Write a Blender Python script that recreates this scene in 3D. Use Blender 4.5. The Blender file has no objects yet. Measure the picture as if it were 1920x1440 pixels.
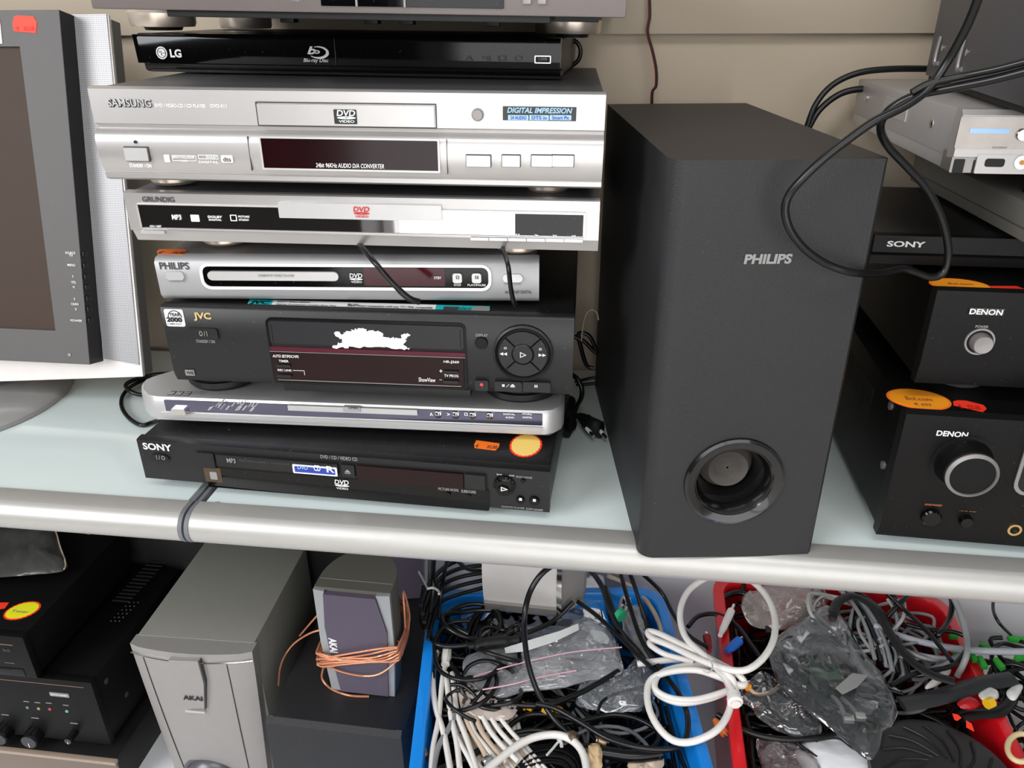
import bpy, bmesh, math, random
from mathutils import Vector, Matrix, Euler
from mathutils.geometry import tessellate_polygon
random.seed(7)
S = bpy.context.scene
COL = S.collection

# ------------------------------------------------------------------ camera
F = 1458.85                      # focal length in pixels of the 1920 x 1440 frame
CAMP = Vector((-0.04254524, -0.58939329, 0.46104126))
_p, _r, _y = 0.45104389, -0.00686829, -0.12683011
_fh = Vector((math.sin(_y), math.cos(_y), 0)); _rt = Vector((math.cos(_y), -math.sin(_y), 0)); _z = Vector((0, 0, 1))
FW = _fh*math.cos(_p) - _z*math.sin(_p); _u = _z*math.cos(_p) + _fh*math.sin(_p)
RT = _rt*math.cos(_r) + _u*math.sin(_r); UP = -_rt*math.sin(_r) + _u*math.cos(_r)
cam_data = bpy.data.cameras.new('camera'); cam = bpy.data.objects.new('camera', cam_data); COL.objects.link(cam)
cam_data.sensor_width = 36; cam_data.lens = 36*F/1920; cam_data.clip_start = 0.01
cam.matrix_world = Matrix(((RT.x, UP.x, -FW.x, CAMP.x), (RT.y, UP.y, -FW.y, CAMP.y), (RT.z, UP.z, -FW.z, CAMP.z), (0, 0, 0, 1)))
S.camera = cam

# ------------------------------------------------------------------ light and exposure
S.view_settings.view_transform = 'Standard'; S.view_settings.look = 'None'
S.view_settings.gamma = 1; S.view_settings.use_curve_mapping = False
S.view_settings.exposure = 0.0
world = bpy.data.worlds.new('world'); S.world = world; world.use_nodes = True
bg = world.node_tree.nodes['Background']; bg.inputs[0].default_value = (0.93, 0.96, 1.0, 1); bg.inputs[1].default_value = 0.37
def area_light(loc, target, sx, sy, e, col):
    l = bpy.data.lights.new('soft_area_light', 'AREA'); l.shape = 'RECTANGLE'; l.size = sx; l.size_y = sy
    l.energy = e; l.color = col
    o = bpy.data.objects.new('soft_area_light', l); COL.objects.link(o); o.location = loc
    o.rotation_euler = (Vector(target) - Vector(loc)).to_track_quat('-Z', 'Y').to_euler()
area_light((-2.3, -2.2, 1.4), (-0.3, 0.1, 0.0), 1.6, 1.6, 94, (0.97, 0.98, 1.0))
area_light((0.1, -1.3, 2.1), (0.0, -0.6, 0.0), 1.8, .5, 22, (1.0, 0.99, 0.97))  # ceiling strip over the camera, added to light tops and give highlights

# ------------------------------------------------------------------ picking points on real planes
def ray(u, v): return RT*((u-960)/F) - UP*((v-720)/F) + FW
def uz(u, v, z): d = ray(u, v); return CAMP + d*((z-CAMP.z)/d.z)
def uy(u, v, y): d = ray(u, v); return CAMP + d*((y-CAMP.y)/d.y)

# ------------------------------------------------------------------ materials
def lin(h):
    c = [int(h[i:i+2], 16)/255 for i in (0, 2, 4)]
    return tuple(x/12.92 if x <= .04045 else ((x+.055)/1.055)**2.4 for x in c) + (1,)
def mat(name, hexc, rough=.5, metal=0., noise=0., nscale=60., bump=0., bscale=900., coat=0., trans=0., spec=.5, ior=1.45, dust=0., aniso=None):
    m = bpy.data.materials.new(name); m.use_nodes = True; nt = m.node_tree; b = nt.nodes['Principled BSDF']
    c = lin(hexc)
    b.inputs['Base Color'].default_value = c; b.inputs['Roughness'].default_value = rough
    b.inputs['Metallic'].default_value = metal; b.inputs['Specular IOR Level'].default_value = spec
    b.inputs['IOR'].default_value = ior
    if coat: b.inputs['Coat Weight'].default_value = coat; b.inputs['Coat Roughness'].default_value = .05
    if trans: b.inputs['Transmission Weight'].default_value = trans
    tc = nt.nodes.new('ShaderNodeTexCoord')
    n = nt.nodes.new('ShaderNodeTexNoise'); n.inputs['Scale'].default_value = nscale; n.inputs['Detail'].default_value = 4
    mp = nt.nodes.new('ShaderNodeMapping'); nt.links.new(tc.outputs['Object'], mp.inputs[0]); nt.links.new(mp.outputs[0], n.inputs[0])
    if aniso: mp.inputs['Scale'].default_value = aniso
    r = nt.nodes.new('ShaderNodeMapRange'); r.inputs[3].default_value = 1-max(noise, .04); r.inputs[4].default_value = 1+max(noise, .04)
    nt.links.new(n.outputs[0], r.inputs[0])
    mx = nt.nodes.new('ShaderNodeMix'); mx.data_type = 'RGBA'; mx.blend_type = 'MULTIPLY'; mx.inputs[0].default_value = 1
    mx.inputs[6].default_value = c; nt.links.new(r.outputs[0], mx.inputs[7])
    out = mx.outputs[2]
    if dust:
        n3 = nt.nodes.new('ShaderNodeTexNoise'); n3.inputs['Scale'].default_value = 420; n3.inputs['Detail'].default_value = 2
        nt.links.new(tc.outputs['Object'], n3.inputs[0])
        cr = nt.nodes.new('ShaderNodeMapRange'); cr.inputs[1].default_value = .70; cr.inputs[2].default_value = .78
        nt.links.new(n3.outputs[0], cr.inputs[0])
        ml = nt.nodes.new('ShaderNodeMath'); ml.operation = 'MULTIPLY'; ml.inputs[1].default_value = dust; nt.links.new(cr.outputs[0], ml.inputs[0])
        m2 = nt.nodes.new('ShaderNodeMix'); m2.data_type = 'RGBA'; nt.links.new(ml.outputs[0], m2.inputs[0])
        nt.links.new(out, m2.inputs[6]); m2.inputs[7].default_value = lin('a8a49c'); out = m2.outputs[2]
    nt.links.new(out, b.inputs['Base Color'])
    if bump:
        n2 = nt.nodes.new('ShaderNodeTexNoise'); n2.inputs['Scale'].default_value = bscale; n2.inputs['Detail'].default_value = 3
        nt.links.new(tc.outputs['Object'], n2.inputs[0])
        bp = nt.nodes.new('ShaderNodeBump'); bp.inputs['Strength'].default_value = bump; bp.inputs['Distance'].default_value = .001
        nt.links.new(n2.outputs[0], bp.inputs['Height']); nt.links.new(bp.outputs[0], b.inputs['Normal'])
    return m
M = {}
def dm(k, *a, **kw): M[k] = mat(k, *a, **kw)
dm('brushed_silver', 'c2bfbd', rough=.34, metal=.7, noise=.05, nscale=30)
dm('light_silver', 'c9c8c7', rough=.38, metal=.6, noise=.04, nscale=30)
dm('dim_silver', '8e8a88', rough=.42, metal=.6, noise=.05)
dm('satin_silver', 'a3a3a4', rough=.45, metal=.35, noise=.04)
dm('lid_grey', '5c5c5e', rough=.45, metal=.5, dust=.4, bump=.1)
dm('lid_black', '121213', rough=.38, metal=.0, dust=.55, bump=.25, bscale=1400)
dm('black_plastic', '161617', rough=.42, noise=.1, dust=.25)
dm('vcr_plastic', '19191a', rough=.4, noise=.08, dust=.3)
dm('soft_black', '101011', rough=.5, noise=.1)
dm('deep_black', '070707', rough=.6)
dm('gloss_black', '060607', rough=.07, spec=.4, dust=.1)
dm('strip_red', '4a0e20', rough=.2)
dm('display_glass', '1c070a', rough=.12, spec=.35, noise=.3, nscale=20)
dm('display_red', '3a0c14', rough=.12, noise=.3, nscale=25)
dm('mirror', 'd2cfcc', rough=.03, metal=1)
dm('chrome', 'd8d6d4', rough=.12, metal=1)
dm('foot_silver', 'd9cbbb', rough=.3, metal=.7, noise=.12, nscale=40)
dm('amp_black', '0d0c0c', rough=.42, noise=.1, bump=.15, bscale=500, dust=.12, spec=.22)
dm('subwoofer_vinyl', '202022', rough=.5, noise=.12, nscale=25, bump=.35, bscale=700, dust=.12)
dm('port_black', '0c0c0d', rough=.18, coat=.5)
dm('foam_grey', '4c4844', rough=.9, noise=.5, nscale=60, bump=1, bscale=90)
dm('ink_white', 'd6d6d4', rough=.5)
dm('ink_grey', '8a8a88', rough=.5)
dm('ink_dark', '3c3a3a', rough=.5)
dm('ink_black', '141414', rough=.5)
dm('ink_gold', 'dcc184', rough=.35, metal=.4)
dm('ink_orange', 'a8603c', rough=.5)
dm('ink_red', 'c01818', rough=.5)
dm('record_red', 'd03c48', rough=.5)
dm('badge_dark', '1f2624', rough=.3)
dm('badge_blue', '2a3f9c', rough=.35)
dm('badge_cyan', '9fc3e8', rough=.35)
dm('sticker_teal', '1fb4b8', rough=.4)
dm('sticker_white', 'e9ebea', rough=.5)
dm('torn_paper', 'f4f4f2', rough=.9, bump=.5, bscale=200)
dm('tag_orange', 'ff7a1e', rough=.55)
dm('tag_red', 'ff3a22', rough=.55)
dm('tag_amber', 'ffa01e', rough=.55)
dm('tag_yellow', 'f2ec1c', rough=.55)
dm('tag_cream', 'ffdc7a', rough=.55)
dm('wall_paint', 'bdae9a', rough=.8, noise=.04, nscale=3)
dm('wall_upper', 'a89b89', rough=.8, noise=.04, nscale=3)
dm('shade_board', '1d1b1a', rough=.8)
dm('wall_lower', 'e4e5e8', rough=.7, noise=.05, nscale=4)
dm('shelf_glass', 'd6e2e0', rough=.12, coat=.8, noise=.03, nscale=8)
dm('alu_rail', 'b9b7b3', rough=.42, metal=.5, noise=.03)
dm('joint_grey', '6a6c70', rough=.6)
dm('tv_bezel', '545251', rough=.55, noise=.04, bump=.15)
dm('tv_screen', '42362f', rough=.5, spec=.15)
dm('tv_silver', 'dcd6d2', rough=.42, metal=.2, noise=.03)
dm('cable_black', '0d0d0e', rough=.3)
dm('cable_grey', '8a8a8c', rough=.4)
dm('cable_white', 'e4dfda', rough=.35, noise=.04)
dm('cable_beige', 'c9b49e', rough=.4)
dm('wire_red', '7a1010', rough=.4)
dm('copper_wire', 'd08a68', rough=.32, metal=.35)
dm('reflection_dark', '191716', rough=.5)
dm('floor_tile', 'cfcbc5', rough=.5, noise=.06, nscale=4)
dm('zip_tie', 'c8c8c4', rough=.5)

# ------------------------------------------------------------------ mesh builder
class MB:
    def __init__(s): s.bm = bmesh.new()
    def poly(s, verts, faces):
        vs = [s.bm.verts.new(v) for v in verts]
        for f in faces:
            try: s.bm.faces.new([vs[i] for i in f])
            except ValueError: pass
        return vs
    def box(s, x0, x1, y0, y1, z0, z1, b=0.):
        vs = s.poly([(x, y, z) for x in (x0, x1) for y in (y0, y1) for z in (z0, z1)],
                    [(0, 1, 3, 2), (4, 6, 7, 5), (0, 4, 5, 1), (2, 3, 7, 6), (0, 2, 6, 4), (1, 5, 7, 3)])
        if b:
            es = list({e for v in vs for e in v.link_edges})
            bmesh.ops.bevel(s.bm, geom=es, offset=b, segments=2, affect='EDGES', profile=.6)
        return s
    def prism(s, pts, axis, a0, a1):
        """pts: 'y' -> (x,z), 'x' -> (y,z), 'z' -> (x,y)"""
        def P(p, a): return {'y': (p[0], a, p[1]), 'x': (a, p[0], p[1]), 'z': (p[0], p[1], a)}[axis]
        n = len(pts)
        vs = [s.bm.verts.new(P(p, a0)) for p in pts] + [s.bm.verts.new(P(p, a1)) for p in pts]
        for i in range(n): s.bm.faces.new((vs[i], vs[(i+1) % n], vs[n+(i+1) % n], vs[n+i]))
        tri = tessellate_polygon([[Vector((p[0], p[1], 0)) for p in pts]])
        for t in tri:
            for o in (0, n):
                try: s.bm.faces.new([vs[o+i] for i in t])
                except ValueError: pass
        return s
    def ring(s, outer, inner, y0, y1):
        n = len(outer)
        L = [[s.bm.verts.new((p[0], y, p[1])) for p in q] for q, y in ((outer, y0), (inner, y0), (inner, y1), (outer, y1))]
        for k in range(4):
            a, b = L[k], L[(k+1) % 4]
            for i in range(n): s.bm.faces.new((a[i], a[(i+1) % n], b[(i+1) % n], b[i]))
        return s
    def lathe(s, prof, c=(0, 0, 0), axis='y', seg=28, sx=1., cap=True):
        """prof: (radius, position along axis)"""
        rings = []
        for r, a in prof:
            q = []
            for i in range(seg):
                t = 2*math.pi*i/seg; p, w = r*math.cos(t)*sx, r*math.sin(t)
                q.append(s.bm.verts.new({'y': (c[0]+p, c[1]+a, c[2]+w), 'z': (c[0]+p, c[1]+w, c[2]+a), 'x': (c[0]+a, c[1]+p, c[2]+w)}[axis]))
            rings.append(q)
        for a, b in zip(rings, rings[1:]):
            for i in range(seg): s.bm.faces.new((a[i], a[(i+1) % seg], b[(i+1) % seg], b[i]))
        if cap:
            s.bm.faces.new(rings[0]); s.bm.faces.new(rings[-1])
        return s
    def tube(s, pts, r, seg=8, sub=6, flat=1., closed=False):
        P = smooth(pts, sub, closed); n = len(P); prev = None; rings = []
        for i in range(n):
            if closed: t = P[(i+1) % n]-P[i-1]
            else: t = P[min(i+1, n-1)]-P[max(i-1, 0)]
            if t.length < 1e-9: t = Vector((1, 0, 0))
            t.normalize()
            if prev is None:
                prev = t.cross(Vector((0, 0, 1)))
                if prev.length < .1: prev = t.cross(Vector((1, 0, 0)))
            nrm = prev - t*prev.dot(t)
            if nrm.length < 1e-6: nrm = t.orthogonal()
            nrm.normalize(); bi = t.cross(nrm); prev = nrm
            rr = r[min(int(i*len(r)/n), len(r)-1)] if isinstance(r, (list, tuple)) else r
            rings.append([s.bm.verts.new(P[i] + nrm*rr*flat*math.cos(2*math.pi*k/seg) + bi*rr*math.sin(2*math.pi*k/seg)) for k in range(seg)])
        m = n if closed else n-1
        for i in range(m):
            a, b = rings[i], rings[(i+1) % n]
            for k in range(seg): s.bm.faces.new((a[k], a[(k+1) % seg], b[(k+1) % seg], b[k]))
        if not closed: s.bm.faces.new(rings[0]); s.bm.faces.new(rings[-1])
        return s
    def text(s, body, x0, x1, z0, z1, y=-.0006, th=.0006, bold=0., shear=0., tf=None):
        for vs, fs in [glyphs(body, bold or .018, shear)]:
            if not vs: return s
            ax = [v[0] for v in vs]; az = [v[1] for v in vs]
            mx, Mx, mz, Mz = min(ax), max(ax), min(az), max(az)
            n = len(vs)
            def mp(v, d):
                a = x0 + (v[0]-mx)/(Mx-mx)*(x1-x0); c = z0 + (v[1]-mz)/max(Mz-mz, 1e-6)*(z1-z0)
                return tf(a, c, d) if tf else (a, y - (th if d else 0), c)
            V = [s.bm.verts.new(mp(v, 1)) for v in vs]
            for f in fs:
                try: s.bm.faces.new([V[i] for i in f])
                except ValueError: pass
        return s
def smooth(pts, sub, closed=False):
    P = [Vector(p) for p in pts]; n = len(P)
    if n < 3 or sub < 2: return P
    out = []
    for i in range(n if closed else n-1):
        a = P[i-1] if (i > 0 or closed) else P[0]; b = P[i]; c = P[(i+1) % n]
        d = P[(i+2) % n] if (i+2 < n or closed) else P[-1]
        for k in range(sub):
            t = k/sub
            out.append(.5*((2*b) + (c-a)*t + (2*a-5*b+4*c-d)*t*t + (3*b-a-3*c+d)*t**3))
    if not closed: out.append(P[-1])
    return out
_gl = {}
def glyphs(body, bold, shear):
    k = (body, bold, shear)
    if k not in _gl:
        cu = bpy.data.curves.new('lettering', 'FONT'); cu.body = body; cu.resolution_u = 3; cu.offset = bold; cu.shear = shear
        o = bpy.data.objects.new('lettering', cu); COL.objects.link(o)
        dg = bpy.context.evaluated_depsgraph_get(); me = bpy.data.meshes.new_from_object(o.evaluated_get(dg))
        _gl[k] = ([tuple(v.co) for v in me.vertices], [tuple(p.vertices) for p in me.polygons])
        bpy.data.objects.remove(o); bpy.data.curves.remove(cu); bpy.data.meshes.remove(me)
    return _gl[k]
def obj(name, mb, m, parent=None, sharp=35, label=None):
    bm = mb.bm
    bmesh.ops.recalc_face_normals(bm, faces=bm.faces)
    me = bpy.data.meshes.new(name); bm.to_mesh(me); bm.free()
    for p in me.polygons: p.use_smooth = True
    me.set_sharp_from_angle(angle=math.radians(sharp))
    me.materials.append(M[m] if isinstance(m, str) else m)
    o = bpy.data.objects.new(name, me); COL.objects.link(o)
    if parent is not None: o.parent = parent
    if label: o['label'] = label
    return o
def tag(o, label, cat, group=None, kind=None):
    o['label'] = label; o['category'] = cat
    if group: o['group'] = group
    if kind: o['kind'] = kind
    return o
def struct(name, mb, m, label=None):
    o = obj(name, mb, m); o['kind'] = 'structure'
    if label: o['label'] = label
    return o
def rr(x0, x1, z0, z1, r=.001, n=4):
    if x1 < x0: x0, x1 = x1, x0
    if z1 < z0: z0, z1 = z1, z0
    r = min(r, (x1-x0)/2*.999, (z1-z0)/2*.999); out = []
    for cx, cz, a0 in ((x1-r, z1-r, 0), (x0+r, z1-r, 90), (x0+r, z0+r, 180), (x1-r, z0+r, 270)):
        for k in range(n+1):
            a = math.radians(a0+90*k/n); out.append((cx+r*math.cos(a), cz+r*math.sin(a)))
    return out
class Dev:
    """A thing: an Empty at its front lower corner; local x to its width, y to its depth, z up."""
    def __init__(s, name, label, cat, loc, yaw=0., roll=0., tilt=0., group=None):
        s.e = bpy.data.objects.new(name, None); COL.objects.link(s.e); s.e.empty_display_size = .05
        s.m = Matrix.Translation(loc) @ Matrix.Rotation(yaw, 4, 'Z') @ Matrix.Rotation(roll, 4, 'Y') @ Matrix.Rotation(-tilt, 4, 'X')
        s.e.matrix_world = s.m; s.i = s.m.inverted(); tag(s.e, label, cat, group)
        s.c = s.i @ CAMP
    def _r(s, u, v): return (s.i.to_3x3() @ ray(u, v))
    def f(s, u, v, y=0.): d = s._r(u, v); p = s.c + d*((y-s.c.y)/d.y); return p.x, p.z
    def t(s, u, v, z): d = s._r(u, v); p = s.c + d*((z-s.c.z)/d.z); return p.x, p.y
    def sd(s, u, v, x): d = s._r(u, v); p = s.c + d*((x-s.c.x)/d.x); return p.y, p.z
    def add(s, name, mb, m, parent=None, label=None, sharp=35): return obj(name, mb, m, parent or s.e, sharp, label)
    def rect(s, name, u0, v0, u1, v1, m, out=.001, inn=.0, r=.0006, y=0., parent=None, label=None, mb=None):
        a, b = s.f(u0, v0, y), s.f(u1, v1, y); q = mb or MB()
        q.prism(rr(a[0], b[0], b[1], a[1], r), 'y', y-out, y+inn)
        return q if mb else s.add(name, q, m, parent, label)
    def frame(s, name, u0, v0, u1, v1, w, m, out=.001, inn=.0, r=.001, y=0., parent=None):
        a, b = s.f(u0, v0, y), s.f(u1, v1, y); x0, x1, z0, z1 = a[0], b[0], b[1], a[1]
        return s.add(name, MB().ring(rr(x0, x1, z0, z1, r), rr(x0+w, x1-w, z0+w, z1-w, max(r-w, .0003)), y-out, y+inn), m, parent)
    def knob(s, name, u, v, rad, m, h=.002, y=0., parent=None, cone=.92, base=0, seg=28):
        x, z = s.f(u, v, y); q = MB()
        q.lathe([(rad, base), (rad, -h*.75), (rad*cone, -h), (rad*.1, -h)], (x, y, z), 'y', seg)
        return s.add(name, q, m, parent)
    def txt(s, body, u0, v0, u1, v1, m='ink_white', y=0., bold=0., shear=0., parent=None, name='lettering', th=.0005):
        """u0,v0: upper start of the line; u1,v1: lower end"""
        a, b = s.f(u0, v0, y), s.f(u1, v1, y)
        return s.add(name, MB().text(body, a[0], b[0], b[1], a[1], y=y-.0003, th=th, bold=bold, shear=shear), m, parent)
    def top(s, name, pts, z, m, th=.0004, parent=None, label=None):
        """outline in picture points lying on the level z of the thing"""
        return s.add(name, MB().prism([s.t(u, v, z) for u, v in pts], 'z', z, z+th), m, parent, label)
    def toptxt(s, body, u0, v0, u1, v1, z, m='ink_black', bold=0., rot=0.):
        a, b = s.t(u0, v0, z), s.t(u1, v1, z)
        tf = lambda x, c, d: (x, c, z+.0002)
        return s.add('lettering', MB().text(body, a[0], b[0], b[1], a[1], tf=tf, bold=bold), m)
def logo_disc(d, u0, v0, u1, v1, m, y=0., word='DVD', sub='VIDEO', parent=None):
    a, b = d.f(u0, v0, y), d.f(u1, v1, y); w, h = b[0]-a[0], a[1]-b[1]; q = MB()
    q.text(word, a[0], b[0], b[1]+h*.52, a[1], y=y-.0003, bold=.02, shear=.15)
    cx, cz = (a[0]+b[0])/2, b[1]+h*.38
    q.ring([(cx+w*.5*math.cos(t), cz+h*.11*math.sin(t)) for t in [2*math.pi*i/24 for i in range(24)]],
           [(cx+w*.12*math.cos(t), cz+h*.03*math.sin(t)) for t in [2*math.pi*i/24 for i in range(24)]], y-.0006, y-.0003)
    q.text(sub, a[0]+w*.08, b[0]-w*.08, b[1], b[1]+h*.2, y=y-.0003)
    return d.add('disc_logo', q, m, parent)
def arc(cx, cz, r0, a0, a1, n=10): return [(cx+r0*math.cos(math.radians(a0+(a1-a0)*i/n)), cz+r0*math.sin(math.radians(a0+(a1-a0)*i/n))) for i in range(n+1)]
def wobble_oval(cx, cy, rx, ry, n=40, w=.03, rot=0.):
    out = []
    for i in range(n):
        t = 2*math.pi*i/n; k = 1+(w if i % 2 else -w); a, b = rx*k*math.cos(t), ry*k*math.sin(t)
        out.append((cx+a*math.cos(rot)-b*math.sin(rot), cy+a*math.sin(rot)+b*math.cos(rot)))
    return out
# ------------------------------------------------------------------ the room
WY = .43
struct('floor', MB().box(-5, 5, -3.2, .6, -.86, -.84), 'floor_tile')
wm = bpy.data.materials.new('daylit_window'); wm.use_nodes = True; e_ = wm.node_tree.nodes['Principled BSDF']
e_.inputs['Emission Color'].default_value = (.98, .99, 1, 1); e_.inputs['Emission Strength'].default_value = 2.6; e_.inputs['Base Color'].default_value = (.8, .8, .8, 1)
struct('window_1', MB().box(-.93, .45, -3.06, -3.03, -.78, 1.7), wm, 'bright shop window opposite the shelves')
struct('window_2', MB().box(.55, 2.4, -3.06, -3.03, -.78, 1.7), wm, 'second bright shop window opposite the shelves')
struct('wall_front', MB().box(-5, -.95, -3.1, -3.0, -.84, 2.3).box(.46, .54, -3.1, -3.0, -.84, 1.72).box(2.42, 5, -3.1, -3.0, -.84, 2.3).box(-.95, 2.42, -3.1, -3.0, 1.72, 2.3).box(-.95, 2.42, -3.1, -3.0, -.84, -.79), 'wall_lower')
ct = Dev('cabinet', 'tall dark block added opposite the shelves to darken reflections in the players', 'cabinet', (-3.2, -2.99, -.84)); ct.add('body', MB().box(0, 2.2, 0, .4, 0, 1.9, .01), 'reflection_dark'); ct.add('top', MB().box(-.02, 2.22, -.0, .42, 1.9, 1.94, .005), 'reflection_dark')  # unseen block added for the dark areas mirrored in the player fronts
struct('wall_back', MB().box(-3, 3, WY, WY+.1, -.84, 2.3), 'wall_paint')
struct('trim_1', MB().box(-3, 3, WY-.012, WY, .432, 2.3), 'wall_upper', 'upper wall, darker beige above the horizontal seam')  # wall set darker above the seam
struct('trim_2', MB().box(-.33, 3, WY-.008, WY, -.84, -.05), 'wall_lower', 'white back board under the glass shelf')
struct('shade_panel', MB().box(-3, -.331, WY-.008, WY, -.84, -.05), 'shade_board', 'dark panel standing for shade on the back wall behind the amplifiers')  # dark panel added in place of shade on the lower back wall

# ------------------------------------------------------------------ the glass display shelves and the deck below
def shelf(x0, x1, label, ends):
    d = Dev('glass_shelf', label, 'shelf', (0, 0, 0))
    d.add('glass_top', MB().box(x0+.004, x1-.004, .0335, WY-.02, -.009, 0, .001), 'shelf_glass')
    prof = [(.038, .0022), (.026, .0026), (.018, .001)] + [(.024+.0175*math.cos(math.radians(a)), -.0165+.0185*math.sin(math.radians(a))) for a in range(105, 262, 12)] + [(.038, -.0345)]
    d.add('front_rail', MB().prism(prof, 'x', x0, x1), 'alu_rail', sharp=50)
    d.add('back_rail', MB().box(x0, x1, WY-.03, WY-.014, -.03, -.009), 'dim_silver')
    for s in ends:
        pr = [(p[0], p[1]) for p in prof]
        d.add('side_rail', MB().box(s[0], s[1], .034, WY-.02, -.03, .0015, .001), 'joint_grey', label='grey side rail')
        d.add('rail_end_cap', MB().prism([(p[0]-.0008 if p[0] < .03 else p[0], p[1]) for p in pr], 'x', s[0], s[1]), 'joint_grey')
    return d
sl = shelf(-1.6, -.4605, 'pale green glass shelf with silver rail, under the television', [(-.4605, -.4560)])
sr = shelf(-.4490, 1.3, 'pale green glass shelf with silver rail, under the player stack and subwoofer', [(-.4535, -.4490)])
c = [sr.t(u, v, 0.0) for u, v in ((392, 945), (411, 942), (415, 946), (434, 949), (433, 953), (398, 950))]
sr.add('torn_tape', MB().prism(c, 'z', .0003, .0012), mat('tape_brown', '8d7f63', rough=.5))
deck = Dev('lower_shelf', 'white lower shelf board that carries the amplifiers, crates and speakers', 'shelf', (0, 0, 0))
deck.add('board', MB().box(-1.6, 1.3, -.2, WY-.01, -.64, -.62, .001), 'wall_lower')
deck.add('front_rail', MB().box(-1.6, 1.3, -.215, -.2, -.645, -.621, .003), 'alu_rail')
for x in (-1.58, 1.28): deck.add('leg', MB().box(x-.015, x+.015, -.18, -.15, -.84, -.64, .002), 'alu_rail')

# ------------------------------------------------------------------ players: shared bits
def housing(d, W, D, H, m='lid_grey', y0=.006, z0=.001, inset=.001, dz=.0015):
    q = MB().box(inset, W-inset, y0, D, z0, H-dz, .0015)
    return d.add('housing', q, m)
def feet(d, spots, r, h, m, z=0., mid=None):
    for x, y in spots:
        f = d.add('foot', MB().lathe([(r*.96, -h), (r, -h*.7), (r, z)], (x, y, 0), 'z', 30), m)

# 1. lowest: black player with the price stickers on its lid
d = Dev('disc_player', 'black disc player with two price stickers on its lid, lowest of the stack', 'disc player', (-.517, .056, .0125), -.028, .0029)
W, D, H = .43, .25, .0495
housing(d, W, D, H, 'lid_black')
pf = [(0, H-.001), (.004, H), (.010, H), (.010, .0005), (.003, .0), (0, .002)]
d.add('front_panel', MB().prism(pf, 'x', 0, W), 'black_plastic')
feet(d, ((.05, .04), (.38, .04), (.05, .21), (.38, .21)), .014, .0125, 'soft_black', .002)
d.add('recess', MB().box(d.f(368, 848)[0], d.f(914, 905)[0], -.0006, .001, d.f(380, 874)[1]-.001, d.f(370, 846)[1]+.0006), 'deep_black')
d.rect('window_band', 385, 874, 918, 957, 'gloss_black', .0012, 0, .002, label='glossy lower band')
d.rect('end_block', 371, 846, 407, 876, 'black_plastic', .003, 0, .0005)
q = d.rect('disc_tray', 407, 849, 637, 888, 'black_plastic', .004, 0, .0006)
d.rect('eject_button', 641, 868, 668, 892, 'black_plastic', .0035, 0, .0006)
d.rect('display', 670, 870, 870, 914, 'display_glass', .0034, 0, .0006)
d.rect('end_block', 872, 886, 911, 916, 'black_plastic', .0035, 0, .0006)
d.txt('SONY', 267, 829, 324, 846, bold=.03)
d.txt('DVD / CD / VIDEO CD', 601, 852, 671, 864, 'ink_grey')
x, z = d.f(301, 858); d.add('power_button', MB().prism([(x+.0105*math.cos(t)*1.0, z+.0052*math.sin(t)) for t in [2*math.pi*i/28 for i in range(28)]], 'y', -.0018, 0), 'soft_black')
d.txt('I / O', 293, 853, 311, 862, 'ink_grey', y=-.0018)
d.rect('sticker_patch', 382, 874, 419, 904, mat('old_glue', '4a3b2a', rough=.5), .0014, 0, .001)
d.rect('sticker', 394, 883, 410, 898, 'ink_grey', .0018, 0, .001)
s = d.rect('feature_sticker', 551, 866, 636, 889, 'sticker_white', .0046, 0, .001)
d.rect('badge', 555, 869, 632, 886, 'badge_blue', .0049, 0, .0008, parent=s)
d.txt('DVD', 558, 872, 578, 880, 'badge_cyan', y=-.0049, parent=s); d.txt('CD', 588, 871, 602, 883, 'sticker_white', y=-.0049, parent=s); d.txt('R', 612, 873, 628, 886, 'sticker_white', y=-.0049, parent=s)
d.txt('MP3', 425, 858, 443, 868, 'ink_grey', y=-.004); d.txt('PRECISION DRIVE 2   DVD PLAYER', 450, 860, 545, 872, 'ink_dark', y=-.004)
q = MB(); x, z = d.f(654, 881); q.prism([(x-.003, z-.0002), (x+.003, z-.0002), (x, z+.0028)], 'y', -.004, -.0035); q.box(x-.003, x+.003, -.004, -.0035, z-.002, z-.001)
d.add('eject_mark', q, 'ink_grey')
logo_disc(d, 627, 898, 656, 918, 'ink_white', -.0012)
d.txt('PICTURE MODE', 822, 913, 860, 921, 'ink_grey', y=-.0012); d.txt('SURROUND', 865, 917, 893, 925, 'ink_grey', y=-.0012)
for u, v, r in ((841, 926, .0025), (879, 929, .0025), (981, 901, .0022)): d.knob('small_button', u, v, r, 'gloss_black', .002, -.001)
d.txt('MODE CHANGE', 968, 891, 998, 897, 'ink_grey')
d.txt('I<<', 932, 887, 941, 891, 'ink_white'); d.txt('>>I', 955, 889, 964, 893, 'ink_white')
j = d.knob('jog_dial', 946, 909, .0108, 'gloss_black', .004, 0, cone=.75)
x, z = d.f(946, 908)
for k in range(10):
    t = math.radians(-30+24*k); cx, cz = x+.009*math.cos(t), z+.009*math.sin(t)
    d.add('grip_rib', MB().lathe([(.0014, 0), (.0014, -.0042), (.0009, -.0048)], (cx, 0, cz), 'y', 10), 'gloss_black', j)
b = d.knob('play_button', 945, 915, .0062, 'gloss_black', .006, 0, parent=None)
x, z = d.f(945, 917, -.006); d.add('play_mark', MB().ring([(x-.003, z-.0025), (x+.004, z), (x-.003, z+.0025)], [(x-.0022, z-.0014), (x+.0022, z), (x-.0022, z+.0014)], -.0066, -.006), 'ink_white', b)
for u, v, rr_ in ((976, 936, .0042), (1002, 938, .005)):
    b = d.knob('button', u, v, rr_, 'gloss_black', .003, 0)
    x, z = d.f(u, v, -.003); d.add('mark', MB().box(x-.0014, x+.0014, -.0035, -.003, z-.0014, z+.0014), 'ink_white', b)
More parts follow.
